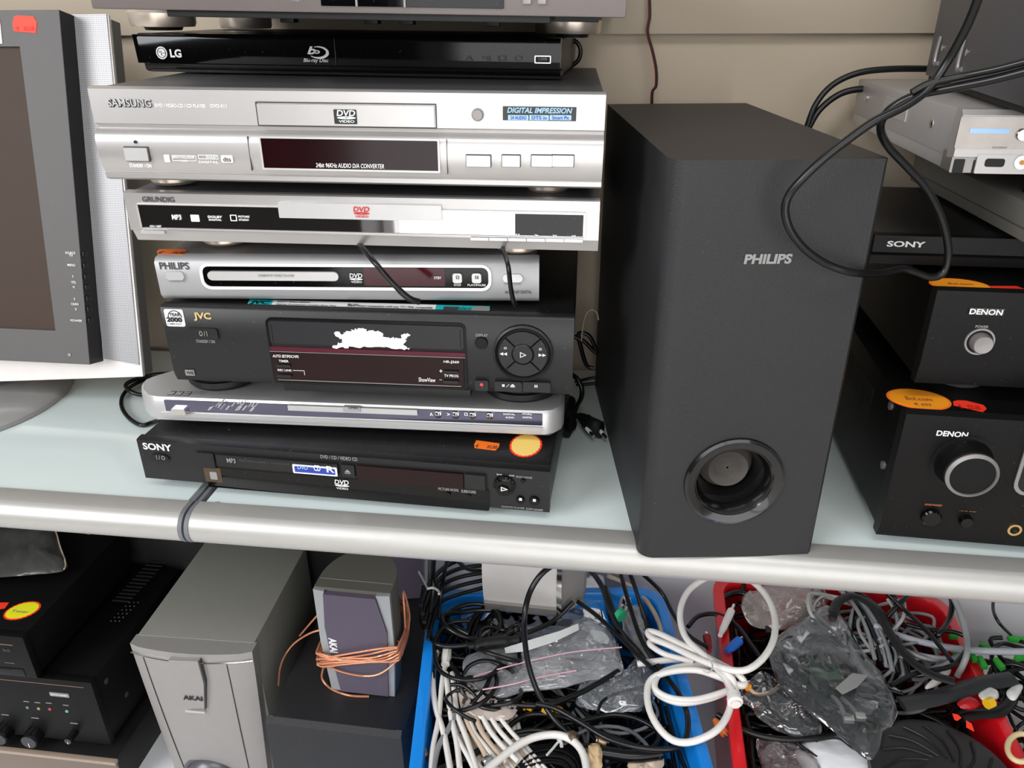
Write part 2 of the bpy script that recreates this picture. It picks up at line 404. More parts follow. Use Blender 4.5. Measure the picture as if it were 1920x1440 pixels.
d.txt('CD/DVD PLAYER', 940, 947, 984, 954, 'ink_grey'); d.txt('DVP-NS400', 987, 951, 1018, 958, 'ink_grey')
zt = H-.0014
s = d.top('price_tag', [(893, 826), (937, 832), (935, 839), (929, 845), (890, 840), (889, 834)], zt, 'tag_orange', label='small orange price tag')
x, y = d.t(893, 838, zt); d.toptxt('€      35,00', 893, 833, 931, 843, zt+.0004, 'ink_dark', .02)
x, y = d.t(986, 835, zt)
s = d.add('price_sticker', MB().prism(wobble_oval(x, y, .0165, .0235, 44, .012), 'z', zt, zt+.0004), 'tag_red', label='cream oval sticker with an orange scalloped rim')
d.add('sticker_face', MB().prism(wobble_oval(x, y, .0146, .0212, 44, .02), 'z', zt+.0004, zt+.0007), 'tag_cream', s)

# 2. slim silver player
d = Dev('disc_player', 'slim silver disc player with a dark mirrored strip, second from the bottom of the stack', 'disc player', (-.5395, .083, .0655), .030, -.001)
W, D, H = .461, .24, .0305
def outline(ins=0., back=.02):
    return [(.034+ins, ins), (W-.018-ins, ins), (W-.008-ins, .006), (W-.002-ins, .014), (W-ins, .026), (W-ins, .05), (W-.03, D), (.055, D), (.028+ins, .078), (.004+ins, .050), (ins, .042), (.001+ins, .034), (.009+ins, .019), (.022+ins, .006)]
zt = H
mb = MB(); o1, o2 = outline(.0), outline(.006); n = len(o1)
V = [mb.bm.verts.new((p[0], p[1], z)) for p, z in [(p, .001) for p in o2] + [(p, .005) for p in o1] + [(p, zt-.004) for p in o1] + [(p, zt) for p in outline(.003)]]
for k in range(3):
    for i in range(n): mb.bm.faces.new((V[k*n+i], V[k*n+(i+1) % n], V[(k+1)*n+(i+1) % n], V[(k+1)*n+i]))
mb.bm.faces.new(V[:n]); mb.bm.faces.new(V[3*n:])
d.add('housing', mb, 'light_silver')
feet(d, ((.05, .05), (.38, .05), (.06, .2), (.37, .2)), .012, .003, 'soft_black', .002)
b = d.rect('mirrored_strip', 308, 749, 1017, 797, mat('strip_mirror', '6c6c80', rough=.08, metal=.9, noise=.2, nscale=30), .0012, 0, .0006)
d.rect('lower_lip', 303, 779, 1018, 800, 'light_silver', .0022, 0, .0004)
q = MB(); random.seed(3)
for k in range(26):
    u = 386+random.random()*95; x, z = d.f(u, 755+random.random()*15); l = .002+.004*random.random(); w = .0004+.0007*random.random()
    q.prism([(x, z), (x+w*1.6, z), (x+w*1.6+l, z+l*1.1), (x+l, z+l*1.1)], 'y', -.0016, -.0012)
d.add('scratches', q, 'chrome', b)
d.rect('disc_tray', 541, 757, 784, 776, 'light_silver', .0035, 0, .0006)
d.rect('open_button', 645, 759, 678, 769, 'satin_silver', .005, 0, .001); d.txt('OPEN', 653, 761, 671, 767, 'ink_dark', y=-.005)
d.rect('power_button', 325, 762, 353, 774, 'chrome', .006, 0, .001)
for u, v in ((822, 776), (855, 777), (887, 778), (919, 779)):
    b = d.knob('button', u, v, .0038, 'chrome', .003, -.001, cone=.7); d.txt('II', u-3, v-3, u+3, v+3, 'ink_dark', y=-.0042, parent=b)
for t, u in (('^', 806), ('>', 838), ('[]', 871)): d.txt(t, u, 773, u+6, 779, 'sticker_white', y=-.0012)
d.txt('DIGITAL', 944, 774, 966, 778, 'sticker_white', y=-.0012); d.txt('AUDIO', 948, 780, 964, 784, 'sticker_white', y=-.0012)
d.txt('Dolby', 980, 774, 998, 778, 'sticker_white', y=-.0012); d.txt('DIGITAL', 980, 780, 998, 784, 'sticker_white', y=-.0012)

x0, y0 = d.t(313, 741, zt); q = MB()
for k, n_ in ((0, 2), (1, 2), (2, 3)):
    gx = x0+.0085*k
    for j in range(n_): q.box(gx, gx+.0062, y0+(.0085*j/(n_-1)), y0+(.0085*j/(n_-1))+.0011, zt, zt+.0003)
    q.box(gx+.0056, gx+.0066, y0, y0+.0096, zt, zt+.0003)
d.add('lettering', q, 'ink_dark'); d.toptxt('KD-911', 361, 733, 382, 741, zt, 'ink_grey')

# 3. the video recorder
d = Dev('video_recorder', 'black video cassette recorder with torn white paper stuck on its flap', 'video recorder', (-.470, .073, .1195), .031, .0021)
W, D, H = .40, .28, .0845
pf = [(.010, H), (.003, H-.0005), (0, H-.003), (-.0005, .05), (.0005, .012), (.004, .003), (.010, .002)]
housing(d, W, D, H, 'lid_black', .008)
d.add('front_panel', MB().prism(pf, 'x', 0, W), 'vcr_plastic', sharp=50)
for a, b_ in (((365, 718), (492, 740)), ((905, 738), (1050, 757))):
    xa, _ = d.f(*a, .068); xb, _ = d.f(b_[0], a[1], .068); cx = (xa+xb)/2; r = (xb-xa)/2
    f = d.add('foot', MB().lathe([(r*.93, -.0225), (r, -.019), (r, -.013), (r*.9, -.0125), (r*.9, -.010), (r, -.0095), (r*1.0, .003)], (cx, .028+r, 0), 'z', 40, cap=True), 'soft_black')
for x in (.05, .35): d.add('foot', MB().lathe([(.018, -.0225), (.02, 0.003)], (x, .24, 0), 'z', 30), 'soft_black')
d.add('base_ridge', MB().box(.11, .3, .006, .02, -.006, .003, .001), 'soft_black')
d.frame('window_frame', 497, 594, 877, 730, .0022, 'gloss_black', .0018, 0, .006)
d.rect('recess', 500, 597, 875, 728, 'deep_black', .0008, 0, .005)
fl = d.rect('cassette_flap', 503, 600, 870, 654, mat('flap', '1f1f22', rough=.32, noise=.05), .0022, 0, .003)
for u in (509, 863):
    x, z1 = d.f(u, 607 if u < 600 else 617); _, z0 = d.f(u, 642 if u < 600 else 650); d.add('slot', MB().box(x-.0004, x+.0004, -.0026, -.002, z0, z1), 'deep_black', fl)
pts = [(625, 651), (634, 644), (641, 640), (633, 632), (628, 629), (631, 622), (641, 628), (650, 622), (661, 619), (668, 618), (680, 617), (689, 620), (700, 620), (712, 622), (716, 627), (723, 632), (735, 634), (748, 636), (757, 627), (764, 626), (768, 629), (762, 633), (760, 640), (757, 647), (768, 655), (752, 654), (730, 652), (700, 652), (670, 651), (640, 652)]
rp = random.Random(4); pts = [(p.x+rp.uniform(-3.2, 3.2), p.y+rp.uniform(-2.6, 1.6)) for p in smooth([Vector((u, v, 0)) for u, v in pts], 5, True)]
d.add('torn_paper', MB().prism([d.f(u, v, -.0022) for u, v in pts], 'y', -.0027, -.0022), 'torn_paper', fl, label='torn white paper remnant')
d.rect('red_strip', 507, 648, 873, 668, 'strip_red', .0024, 0, .001)
q = MB(); a, b_ = d.f(507, 655), d.f(873, 669.5); q.box(a[0], b_[0], -.0026, -.002, b_[1]-.0002, b_[1]+.0004); d.add('window_edge', q, 'dim_silver')
d.rect('display', 509, 657.5, 871, 724, 'display_glass', .0024, 0, .002)
a, b_ = d.f(523, 708), d.f(866, 722); d.add('window_edge', MB().box(a[0], b_[0], -.003, -.0022, b_[1]-.0006, b_[1]+.0002), 'dim_silver')
Y = -.0026
d.txt('AUTO SET/PDC/VPS', 511, 664, 561, 671, y=Y, shear=.2); d.txt('TIMER', 523, 674, 542, 679, y=Y); d.txt('REC LINK', 521, 691, 548, 696, y=Y)
d.txt('HR-J260', 832, 675, 861, 682, y=Y); d.txt('TV PROG', 833, 701, 860, 707, y=Y); d.txt('+', 824, 692, 830, 698, y=Y); d.txt('-', 824, 711, 829, 712, y=Y)
d.txt('ShowView', 785, 707, 817, 716, y=Y, bold=.01)
for u0, v0, u1, v1 in ((519, 681, 547, 687), (521, 700, 549, 706), (832, 693, 861, 698), (832, 711, 861, 717)): d.rect('slim_button', u0, v0, u1, v1, 'vcr_plastic', .0035, 0, .001, y=-.001)
x, z = d.f(549, 694, Y); x2, z2 = d.f(572, 703, Y); d.add('link_mark', MB().box(x, x2, Y-.0005, Y, z-.0003, z+.0001).box(x2-.0004, x2, Y-.0005, Y, z2, z), 'ink_white')
s = d.rect('year_sticker', 307, 579, 349, 612, 'sticker_white', .0008, 0, .002, label='white year 2000 compliant sticker')
x, z = d.f(328, 593, -.0008)
d.add('arch', MB().ring(arc(x, z-.001, .0072, 0, 180)+[(x-.0065, z-.001), (x+.0065, z-.001)][::-1][:0], arc(x, z-.001, .0064, 0, 180), -.0012, -.0008), 'ink_black', s)
d.txt('YEAR', 317, 586, 339, 593, 'ink_black', y=-.0008, bold=.03, parent=s); d.txt('2000', 312, 594, 343, 604, 'ink_black', y=-.0008, bold=.05, parent=s); d.txt('COMPLIANT', 313, 605, 342, 609, 'ink_black', y=-.0008, parent=s)
d.txt('JVC', 362, 585, 398, 602, 'ink_gold', bold=.04)
b = d.rect('power_button', 353, 613, 412, 635, 'vcr_plastic', .003, 0, .002); d.txt('O / I', 373, 620, 390, 630, 'ink_grey', y=-.003, parent=b)
d.txt('STANDBY / ON', 368, 636, 404, 643, 'ink_grey')
s = d.rect('tape_mark', 347, 693, 366, 704, 'ink_grey', .0006, 0, .0006, label='small cassette format mark'); d.txt('VHS', 349, 695, 364, 702, 'ink_black', y=-.0006, parent=s)
d.txt('DISPLAY', 892, 625, 915, 631, 'ink_grey')
d.knob('display_button', 903, 642, .0062, 'gloss_black', .003)
# dial
x, z = d.f(981, 661)
g = d.add('dial_surround', MB().lathe([(.0288, 0), (.0285, -.0035), (.0265, -.0045), (.0245, -.0015)], (x, 0, z), 'y', 56, cap=False), 'black_plastic')
d.add('dial_base', MB().lathe([(.0245, 0), (.0245, -.0012), (.001, -.0012)], (x, 0, z), 'y', 40), 'deep_black', g)
for k in range(4):
    a0 = 45+90*k
    o_ = arc(x, z, .0228, a0+2, a0+88, 12); i_ = arc(x, z, .0108, a0+4, a0+86, 12)
    d.add('dial_key', MB().ring(o_+[], i_, -.0048, -.001) if 0 else MB().prism(o_+i_[::-1], 'y', -.0046, -.001), 'vcr_plastic', g)
pb = d.add('play_button', MB().lathe([(.0102, -.001), (.0102, -.0045), (.009, -.0056), (.001, -.0056)], (x, 0, z), 'y', 32), 'vcr_plastic')
d.add('play_mark', MB().ring([(x-.0025, z-.003), (x+.0035, z), (x-.0025, z+.003)], [(x-.0018, z-.002), (x+.0022, z), (x-.0018, z+.002)], -.0062, -.0055), 'ink_white', pb)
for sg in (-1, 1):
    q = MB()
    for k in (0, 1):
        cx = x+sg*(.0165+.0036*k); q.prism([(cx-sg*.0016, z-.0016), (cx+sg*.0018, z), (cx-sg*.0016, z+.0016)], 'y', -.0051, -.0045)
    q.ring([(x+sg*.0165+.0014*math.cos(t), z+.006+.0011*math.sin(t)) for t in [i*math.pi/7 for i in range(14)]], [(x+sg*.0165+.001*math.cos(t), z+.006+.0007*math.sin(t)) for t in [i*math.pi/7 for i in range(14)]], -.0051, -.0045)
    d.add('wind_mark', q, 'ink_white', g)
b = d.rect('record_button', 891, 711, 916, 731, 'vcr_plastic', .003, 0, .0012); x, z = d.f(903, 721, -.003)
d.add('record_dot', MB().lathe([(.0017, 0), (.0017, -.0005)], (x, -.003, z), 'y', 18), 'record_red', b)
b = d.rect('stop_button', 928, 713, 979, 733, 'vcr_plastic', .003, 0, .0012); x, z = d.f(953, 723, -.003)
d.add('mark', MB().box(x-.006, x-.0035, -.0035, -.003, z-.0012, z+.0012).prism([(x-.002, z-.0016), (x-.0016, z-.0016), (x+.001, z+.0016), (x+.0006, z+.0016)], 'y', -.0035, -.003).prism([(x+.002, z), (x+.0065, z), (x+.00425, z+.002)], 'y', -.0035, -.003).box(x+.002, x+.0065, -.0035, -.003, z-.0014, z-.0006), 'ink_white', b)
b = d.rect('pause_button', 981, 714, 1032, 734, 'vcr_plastic', .003, 0, .0012); x, z = d.f(1005, 724, -.003)
d.add('mark', MB().box(x-.0014, x-.0004, -.0035, -.003, z-.0014, z+.0014).box(x+.0004, x+.0014, -.0035, -.003, z-.0014, z+.0014), 'ink_white', b)
zt = H-.0015
st = d.top('feature_sticker', [(469, 562), (918, 575), (917, 587), (463, 573)], zt+.0001, 'sticker_white', .0004, label='long white sticker strip with turquoise ends')
for P in ([(470, 561.5), (512, 563), (507, 575), (463, 573.6)], [(818, 572), (918.5, 574.5), (917.5, 587.5), (815, 584.5)]):
    d.top('sticker_end', P, zt+.0004, 'sticker_teal', .0003, st)
z4 = zt+.0008
d.toptxt('JVC', 473, 564, 500, 572, z4, 'ink_black', .04)
for t, u0, v0, u1, v1 in (('Long Life Heads', 522, 560, 552, 563), ('B.E.S.T. Picture System', 522, 564, 579, 569), ('Express Programming including Show View', 520, 569, 629, 575),
                          ('NTSC Playback on PAL TV', 655, 564, 725, 569), ('Rec Link', 654, 569, 670, 573), ('Scart: Smart connection with any TV / PAL compatible', 653, 571, 810, 580)):
    d.toptxt(t, u0, v0, u1, v1, z4, 'ink_black')
a, b_ = d.t(833, 575, z4), d.t(857, 582, z4); d.add('badge', MB().box(a[0], b_[0], b_[1], a[1], z4, z4+.0002), 'ink_dark', st)
d.toptxt('ShowView Link', 858, 575, 883, 582, z4, 'ink_dark', .01)
x, y = d.t(901, 580, z4); d.add('badge', MB().prism([(x+.009*math.cos(t), y+.009*math.sin(t)) for t in [i*math.pi/12 for i in range(24)]], 'z', z4, z4+.0002), 'ink_grey', st)

# 4. narrow silver player with the black oval window
d = Dev('disc_player', 'narrower silver disc player with a long black window, resting on the video recorder', 'disc player', (-.4705, .080, .2062), .077, -.003)
W, D, H = .3665, .24, .0432
pf = [(.014, H), (.004, H-.001), (.0, H-.005), (0, .006), (.004, .001), (.014, 0)]
d.add('housing', MB().box(.004, W-.004, .012, D, .001, H-.0005, .002), 'dim_silver')
d.add('front_panel', MB().prism(pf, 'x', 0, W), 'satin_silver', sharp=60)
feet(d, ((.05, .05), (.31, .05), (.05, .2), (.31, .2)), .01, .0012, 'soft_black', .002)
d.frame('window_rim', 372, 493, 922, 545, .0028, 'sticker_white', .0016, 0, .009)
w = d.rect('window', 378, 497, 917, 540, 'gloss_black', .001, 0, .008)
d.rect('disc_tray', 390, 507, 637, 525, 'light_silver', .0035, 0, .0042); d.txt('HDMI/DVD VIDEO PLAYER', 484, 514, 552, 519, 'ink_grey', y=-.0035)
d.rect('display', 681, 500, 835, 536, 'display_red', .0014, 0, .001)
logo_disc(d, 655, 512, 681, 530, 'ink_white', -.0014)
d.txt('STBY', 814, 518, 828, 523, y=-.0016)
for u, t, t2 in ((858, '[]', 'STOP'), (894, 'II', 'PLAY/PAUSE')):
    b = d.rect('button', u-9, 511, u+9, 529, 'light_silver', .0035, 0, .0022, label='rounded silver key'); d.txt(t, u-3, 517, u+3, 523, 'ink_dark', y=-.0035, parent=b)
    d.txt(t2, u-len(t2)*1.7, 532, u+len(t2)*1.7, 536, 'ink_white', y=-.0014)
d.txt('PHILIPS', 298, 491, 356, 505, 'ink_dark', bold=.0)
d.rect('power_button', 311, 508, 348, 524, 'light_silver', .0025, 0, .0036); d.txt('STANDBY-ON', 317, 525, 348, 529, 'ink_grey')
d.rect('open_button', 943, 513, 980, 528, 'light_silver', .0025, 0, .0036); d.txt('OPEN/CLOSE', 945, 530, 977, 534, 'ink_grey')
d.txt('dts  DOLBY DIGITAL', 947, 544, 997, 550, 'ink_dark')
zt = H-.0005
d.top('price_tag', [(294, 472), (299, 468), (347, 468), (351, 472), (343, 478), (296, 477)], zt, 'tag_orange', label='orange price tag')
d.toptxt('€     14,00', 302, 471, 343, 477, zt+.0004, 'ink_dark')

# 5. silver player with the mirrored front
d = Dev('disc_player', 'silver disc player with a wide mirror front, just below the thick silver player', 'disc player', (-.481, .071, .2655), .024, .0027)
W, D, H = .43, .28, .0475
housing(d, W, D, H, 'lid_grey', .01)
pf = [(.010, H), (.002, H), (0, H-.001), (0, .0125), (.003, .0115), (.008, .001), (.012, 0)]
d.add('front_panel', MB().prism(pf, 'x', 0, W), 'brushed_silver', sharp=20)
ff = [((384, 452), (466, 463)), ((930, 463), (1012, 475))]
for a, b_ in ff:
    xa, _ = d.f(*a, .06); xb, _ = d.f(b_[0], a[1], .06); r = (xb-xa)/2
    d.add('foot', MB().lathe([(r*.92, -.0125), (r, -.0105), (r, .002)], ((xa+xb)/2, .038+r, 0), 'z', 36), 'foot_silver', label='round silver foot')
for x in (.08, .35): d.add('foot', MB().lathe([(.018, -.0125), (.018, .002)], (x, .24, 0), 'z', 24), 'foot_silver')
mr = d.rect('mirror_panel', 258, 383, 1095, 444, 'mirror', .0012, 0, .0008)
d.frame('mirror_rim', 256, 381, 1097, 447, .0009, 'light_silver', .002, 0, .001)
tr = d.rect('disc_tray', 523, 378, 830, 413, 'light_silver', .004, 0, .0006, label='silver tray front')
q = MB(); x0, z1 = d.f(664, 388, -.004)
logo_disc(d, 662, 387, 694, 408, 'ink_red', -.004, parent=tr)
d.txt('GRUNDIG', 266, 368, 328, 379, 'ink_dark', bold=.02)
d.rect('display', 966, 400, 1093, 443, 'gloss_black', .0018, 0, .0004)
for k in range(4): d.txt(('[]', '>', 'I<<', '>>I')[k], 967+35*k, 438+k*.6, 974+35*k, 442+k*.6, 'sticker_white', y=-.0018)
for k in range(6):
    a = 882+35.2*k; d.rect('key', a+.6, 443.5+k*.6, a+34.6, 450+k*.7, 'light_silver', .0026, 0, .0003)
d.rect('power_button', 267, 430, 313, 437, 'light_silver', .004, 0, .001)
d.txt('MP3', 322, 402, 341, 412, 'sticker_white', y=-.0012); d.rect('badge', 358, 402, 376, 415, 'sticker_white', .0016, 0, .0004, parent=mr)
d.txt('DOLBY', 390, 404, 417, 409, 'sticker_white', y=-.0012); d.txt('DIGITAL', 392, 410, 416, 414, 'sticker_white', y=-.0012)
d.frame('badge', 432, 402, 446, 414, .0007, 'sticker_white', .0016, -.0012, .0005, parent=mr); d.txt('PICTURE', 447, 404, 468, 408, 'sticker_white', y=-.0012); d.txt('STUDIO', 448, 410, 467, 414, 'sticker_white', y=-.0012)
d.txt('ON / OFF', 281, 422, 303, 426, 'sticker_white', y=-.0012)
_, za = d.f(640, 423)
# 6. thick silver player
d = Dev('disc_player', 'thick silver disc player with a wide curved front, under the black gloss player', 'disc player', (-.4800, .052, .3265), .050, .0106)
W, D, H = .43, .30, .0775
housing(d, W, D, H, 'lid_grey', .012)
pf = [(.012, H-.0004), (.003, H-.0002), (0, H-.0018), (-.0008, .0485), (.0035, .0470), (.0040, .0445), (.0005, .0432), (-.0025, .0410), (-.0042, .0380), (-.0050, .0340), (-.0050, .0240), (-.0035, .0140), (-.0005, .0085), (.0006, .0078), (-.0006, .0068), (-.0004, .0030), (.004, .0008), (.012, .0005)]
d.add('front_panel', MB().prism(pf, 'x', 0, W), 'brushed_silver', sharp=28)
for a, b_ in (((288, 341), (372, 351)), ((988, 353), (1066, 362))):
    xa, _ = d.f(*a, .062); xb, _ = d.f(b_[0], a[1], .062); r = (xb-xa)/2
    d.add('foot', MB().lathe([(r*.9, -.0125), (r, -.010), (r, .002)], ((xa+xb)/2, .041+r, 0), 'z', 40), 'foot_silver', label='round silver foot')
for x in (.08, .35): d.add('foot', MB().lathe([(.018, -.0125), (.018, .002)], (x, .26, 0), 'z', 24), 'foot_silver')
d.frame('tray_recess', 479, 190, 820, 241, .0009, 'ink_dark', .0014, 0, .0008)
tr = d.rect('disc_tray', 483, 194, 816, 238, 'brushed_silver', .003, 0, .0008)
bd = d.rect('badge', 627, 204, 672, 232, 'badge_dark', .0034, 0, .0008, parent=tr, label='dark disc format badge'); logo_disc(d, 631, 206, 668, 230, 'sticker_white', -.0034, parent=bd)
d.add('eject_surround', MB().lathe([(.0052, .001), (.0052, -.0012), (.0043, -.0012), (.0043, .001)], (d.f(896, 215)[0], -.0004, d.f(896, 215)[1]), 'y', 28, cap=False), 'dim_silver')
d.knob('eject_button', 896, 215, .0042, 'dim_silver', .003, -.0005)
s = d.rect('feature_sticker', 943, 199, 1080, 227, 'badge_dark', .0014, 0, .0004, y=-.0004, label='dark blue feature sticker')
d.txt('DIGITAL IMPRESSION', 951, 201, 1073, 213, 'badge_cyan', y=-.0018, shear=.25, bold=.02, parent=s)
for u0, u1, t in ((953, 991, '24 AUDIO'), (993, 1029, 'DTS in'), (1031, 1071, 'Smart Pic')):
    d.rect('badge', u0, 215, u1, 225, 'badge_cyan', .0022, 0, .0003, parent=s); d.txt(t, u0+4, 217, u1-4, 224, 'badge_blue', y=-.0024, parent=s)
d.txt('SAMSUNG', 201.5, 185, 286, 202, 'ink_black', bold=.055); d.txt('SAMSUNG', 201, 185, 285, 200.5, 'light_silver', y=-.0008, bold=.012)  # offset black copy paints the shadow of the silver letters
d.txt('DVD / VIDEO-CD / CD PLAYER', 291, 194, 387, 202, 'sticker_white'); d.txt('DVD-511', 395, 195, 426, 202, 'sticker_white')
Y = -.0052
w = d.frame('window_frame', 485, 255, 826, 324, .0016, 'light_silver', .0012, 0, .001, y=Y+.0004)
dp = d.rect('display', 489, 259, 822, 321, 'display_glass', .001, -0.0, .0006, y=Y+.0004)
d.txt('24bit 96KHz AUDIO D/A CONVERTER', 592, 305, 721, 316, y=-.0059, shear=.2, parent=dp)
b = d.rect('power_button', 234, 276, 282, 301, 'light_silver', .003, 0, .0006, y=Y); d.frame('button_rim', 232, 274, 284, 303, .0006, 'ink_dark', .001, 0, .0008, y=Y, parent=b)
d.txt('STANDBY / ON', 243, 306, 285, 314, 'sticker_white', y=Y)
d.knob('led', 254, 266, .0013, 'ink_black', .001, Y)
for u0, u1 in ((875, 920), (942, 975), (997, 1035), (1036, 1075)):
    b = d.rect('button', u0, 290.5, u1, 312, 'light_silver', .0028, 0, .0005, y=Y); d.frame('button_rim', u0-1.5, 289, u1+1.5, 313.5, .0005, 'ink_dark', .0008, 0, .0006, y=Y, parent=b)
d.txt('OPEN/CLOSE', 878, 281, 915, 286, 'sticker_white', y=Y); d.txt('STOP', 950, 281, 968, 286, 'sticker_white', y=Y); d.txt('SKIP', 1028, 281, 1043, 286, 'sticker_white', y=Y)
for u in (468, 838):
    x, _ = d.f(u, 290, Y); d.add('seam', MB().box(x-.00025, x+.00025, -.0053, -.003, .012, .040), 'ink_dark')
q = d.rect('badge', 307, 290, 320, 304, 'sticker_white', .0005, 0, .0006, y=Y); d.txt('SPATIALIZER', 324, 292, 366, 297, 'sticker_white', y=Y); d.txt('N-2-2', 340, 299, 352, 303, 'sticker_white', y=Y)
d.frame('badge', 322, 291, 369, 302, .0004, 'sticker_white', .0004, 0, .0006, y=Y)
d.frame('badge', 371, 290, 410, 299, .0005, 'sticker_white', .0004, 0, .0006, y=Y); d.txt('DOLBY', 387, 292, 408, 297, 'sticker_white', y=Y); d.txt('DIGITAL', 373, 301, 411, 306, 'sticker_white', y=Y)
bb = d.rect('badge', 414, 291, 438, 305, 'sticker_white', .0005, 0, .001, y=Y); d.txt('dts', 418, 294, 434, 303, 'ink_dark', y=Y-.0005, parent=bb)

# 7. black gloss player
d = Dev('disc_player', 'black gloss disc player with white logos, second from the top of the stack', 'disc player', (-.518, .200, .4052), -.02, .0126)
W, D, H = .425, .20, .0352
d.add('housing', MB().box(.002, W-.002, .01, D, .001, H-.0005, .0015), 'lid_black')
x1 = W
pf = [(.012, H), (.002, H), (-.001, H-.0012), (-.002, H-.004), (.0, .0085), (.003, .0080), (.0035, .0060), (.004, .002), (.008, .0)]
d.add('front_panel', MB().prism(pf, 'x', .004, W-.002), 'gloss_black', sharp=60)
d.add('lower_panel', MB().prism([(.0015, .0078), (.004, .0072), (.0045, .003), (.0025, .0), (.012, -.001), (.014, .0078)], 'x', .010, W), 'black_plastic')
d.add('side_trim', MB().prism([(-.002, H-.001), (.03, H-.001), (.03, .008), (.0, .008)], 'x', -.0005, .0045), 'gloss_black')
for x in (.06, .36):
    for y in (.03, .17): d.add('foot', MB().lathe([(.011, -.003), (.012, .002)], (x, y, 0), 'z', 20), 'soft_black')
x, z = d.f(304, 99, -.001); R = .0058
lg = d.add('round_logo', MB().lathe([(R, 0), (R, -.0006)], (x, -.0015, z), 'y', 30), 'ink_white')
q = MB(); q.ring([(x+.0046*math.cos(t), z+.0046*math.sin(t)) for t in [i*math.pi/14 for i in range(28)]], [(x+.0040*math.cos(t), z+.0040*math.sin(t)) for t in [i*math.pi/14 for i in range(28)]], -.0025, -.0021)
q.box(x-.0006, x-.0001, -.0025, -.0021, z-.0022, z+.002).box(x-.0006, x+.001, -.0025, -.0021, z-.0022, z-.0017).lathe([(.0006, 0), (.0006, -.0004)], (x-.002, -.0021, z+.001), 'y', 10).box(x+.001, x+.0046, -.0025, -.0021, z-.0003, z+.0002)
d.add('logo_mark', q, 'ink_dark', lg)
d.txt('LG', 318, 92, 342, 108, y=-.0015, bold=.04)
# blue disc logo
x, z = d.f(596, 98, -.0015); q = MB()
o_, i_ = [], []
for k in range(29):
    t = math.radians(110-250*k/28); w = .0018*(1-abs(k-14)/16)+.0001
    o_.append((x+(.0095+w)*math.cos(t), z+(.0048+w)*math.sin(t))); i_.append((x+(.0095-w*.6)*math.cos(t), z+(.0048-w*.6)*math.sin(t)))
q.prism(o_+i_[::-1], 'y', -.0022, -.0017)
q.text('b', x-.0105, x-.0015, z-.002, z+.0052, y=-.0016, bold=.03, shear=.3)
q.ring([(x-.001+.0032*math.cos(t), z+.0003+.0016*math.sin(t)) for t in [i*math.pi/12 for i in range(24)]], [(x-.001+.0016*math.cos(t), z+.0003+.0007*math.sin(t)) for t in [i*math.pi/12 for i in range(24)]], -.0022, -.0017)
d.add('disc_logo', q, 'ink_white')
d.txt('Blu-ray Disc', 569, 109, 617, 119, y=-.0012, shear=.25, bold=.01)
for u, t in ((879, '^'), (911, '>II'), (941, '[]'), (972, 'O')): d.txt(t, u-8, 104, u+8, 114, 'ink_dark', y=-.0012)
pt = d.rect('usb_port', 1003, 104, 1033, 118, 'deep_black', .0012, 0, .0006, y=-.001)
d.frame('port_rim', 1003, 104, 1033, 119, .0008, 'chrome', .002, 0, .0006, y=-.001, parent=pt)
d.txt('USB', 1010, 108, 1026, 113, 'ink_grey', y=-.0024, parent=pt)
x, _ = d.f(628, 80); d.add('seam', MB().box(x-.0002, x+.0002, -.0022, -.001, .009, H-.003), 'ink_dark')

# 8. top unit, standing on thick feet
d = Dev('stereo_component', 'brownish grey stereo component on thick silver feet, top of the stack', 'stereo component', (-.477, .079, .4620), .031, .0208)
W, D, H = .44, .33, .095
d.add('housing', MB().box(.002, W-.002, .012, D, .001, H, .001), 'lid_black')
d.add('front_panel', MB().box(0, W, 0, .014, 0, H+.001, .0015), mat('bronze_grey', '6c6462', rough=.4, metal=.3, noise=.05))
d.add('base_plate', MB().box(.06, W-.06, .008, .1, -.0050, .002, .001).box(.02, W-.02, .09, D, -.005, .002, .001), 'soft_black')
for k, (u, v) in enumerate(((308, 54), (1072, 66))):
    x = (d.f(u, v)[0]-.0)
    x = d.t(u, v, -.026)[0] if 0 else x*1.13-.03+.0
    pass
for (u0, u1, vb, yy) in ((249, 362, 53, .155), (1021, 1128, 66, .155)):
    xa, _ = d.f(u0, 40, yy); xb, _ = d.f(u1, 40, yy); r = (xb-xa)/2; zb = d.f((u0+u1)/2, vb, yy-r*.9)[1]
    f = d.add('foot', MB().lathe([(r*.95, zb+.001), (r, zb+.004), (r*1.02, -.004), (r*.9, .001)], ((xa+xb)/2, yy, 0), 'z', 48), 'foot_silver', label='thick round silver foot')
    d.add('foot_pad', MB().lathe([(r*.55, zb-.0025), (r*.6, zb+.001)], ((xa+xb)/2, yy, 0), 'z', 36), 'soft_black', f)
yy = .275
xa, _ = d.f(415, 40, yy); xb, _ = d.f(506, 40, yy); r = (xb-xa)/2
for cx in ((xa+xb)/2, W-.06): d.add('foot', MB().lathe([(r*.95, -.0205), (r, -.018), (r*1.02, -.004), (r*.9, .001)], (cx, yy, 0), 'z', 40), 'foot_silver', label='thick round silver foot')
for u in (700, 765, 925, 545):
    x, _ = d.f(u, 45, .15); d.add('screw_post', MB().box(x-.007, x+.007, .14, .155, -.011, -.004, .001), 'soft_black')
d.frame('window_frame', 596, -60, 953, 15, .002, 'bronze_grey', .002, 0, .001) if 'bronze_grey' in M else None
x0, z0 = d.f(603, 11); x1, _ = d.f(945, 13)
d.add('display_window', MB().box(x0, x1, -.0015, 0, z0, .07, .0005), 'gloss_black')
for u in (670, 760): x, _ = d.f(u, 5); d.add('window_divider', MB().box(x-.0008, x+.0008, -.003, 0, z0, .07), 'dim_silver')
for u in (988, 1016):
    x, z = d.f(u, 8); d.add('button', MB().box(x-.0034, x+.0034, -.003, 0, z, z+.007, .0006), 'dim_silver')
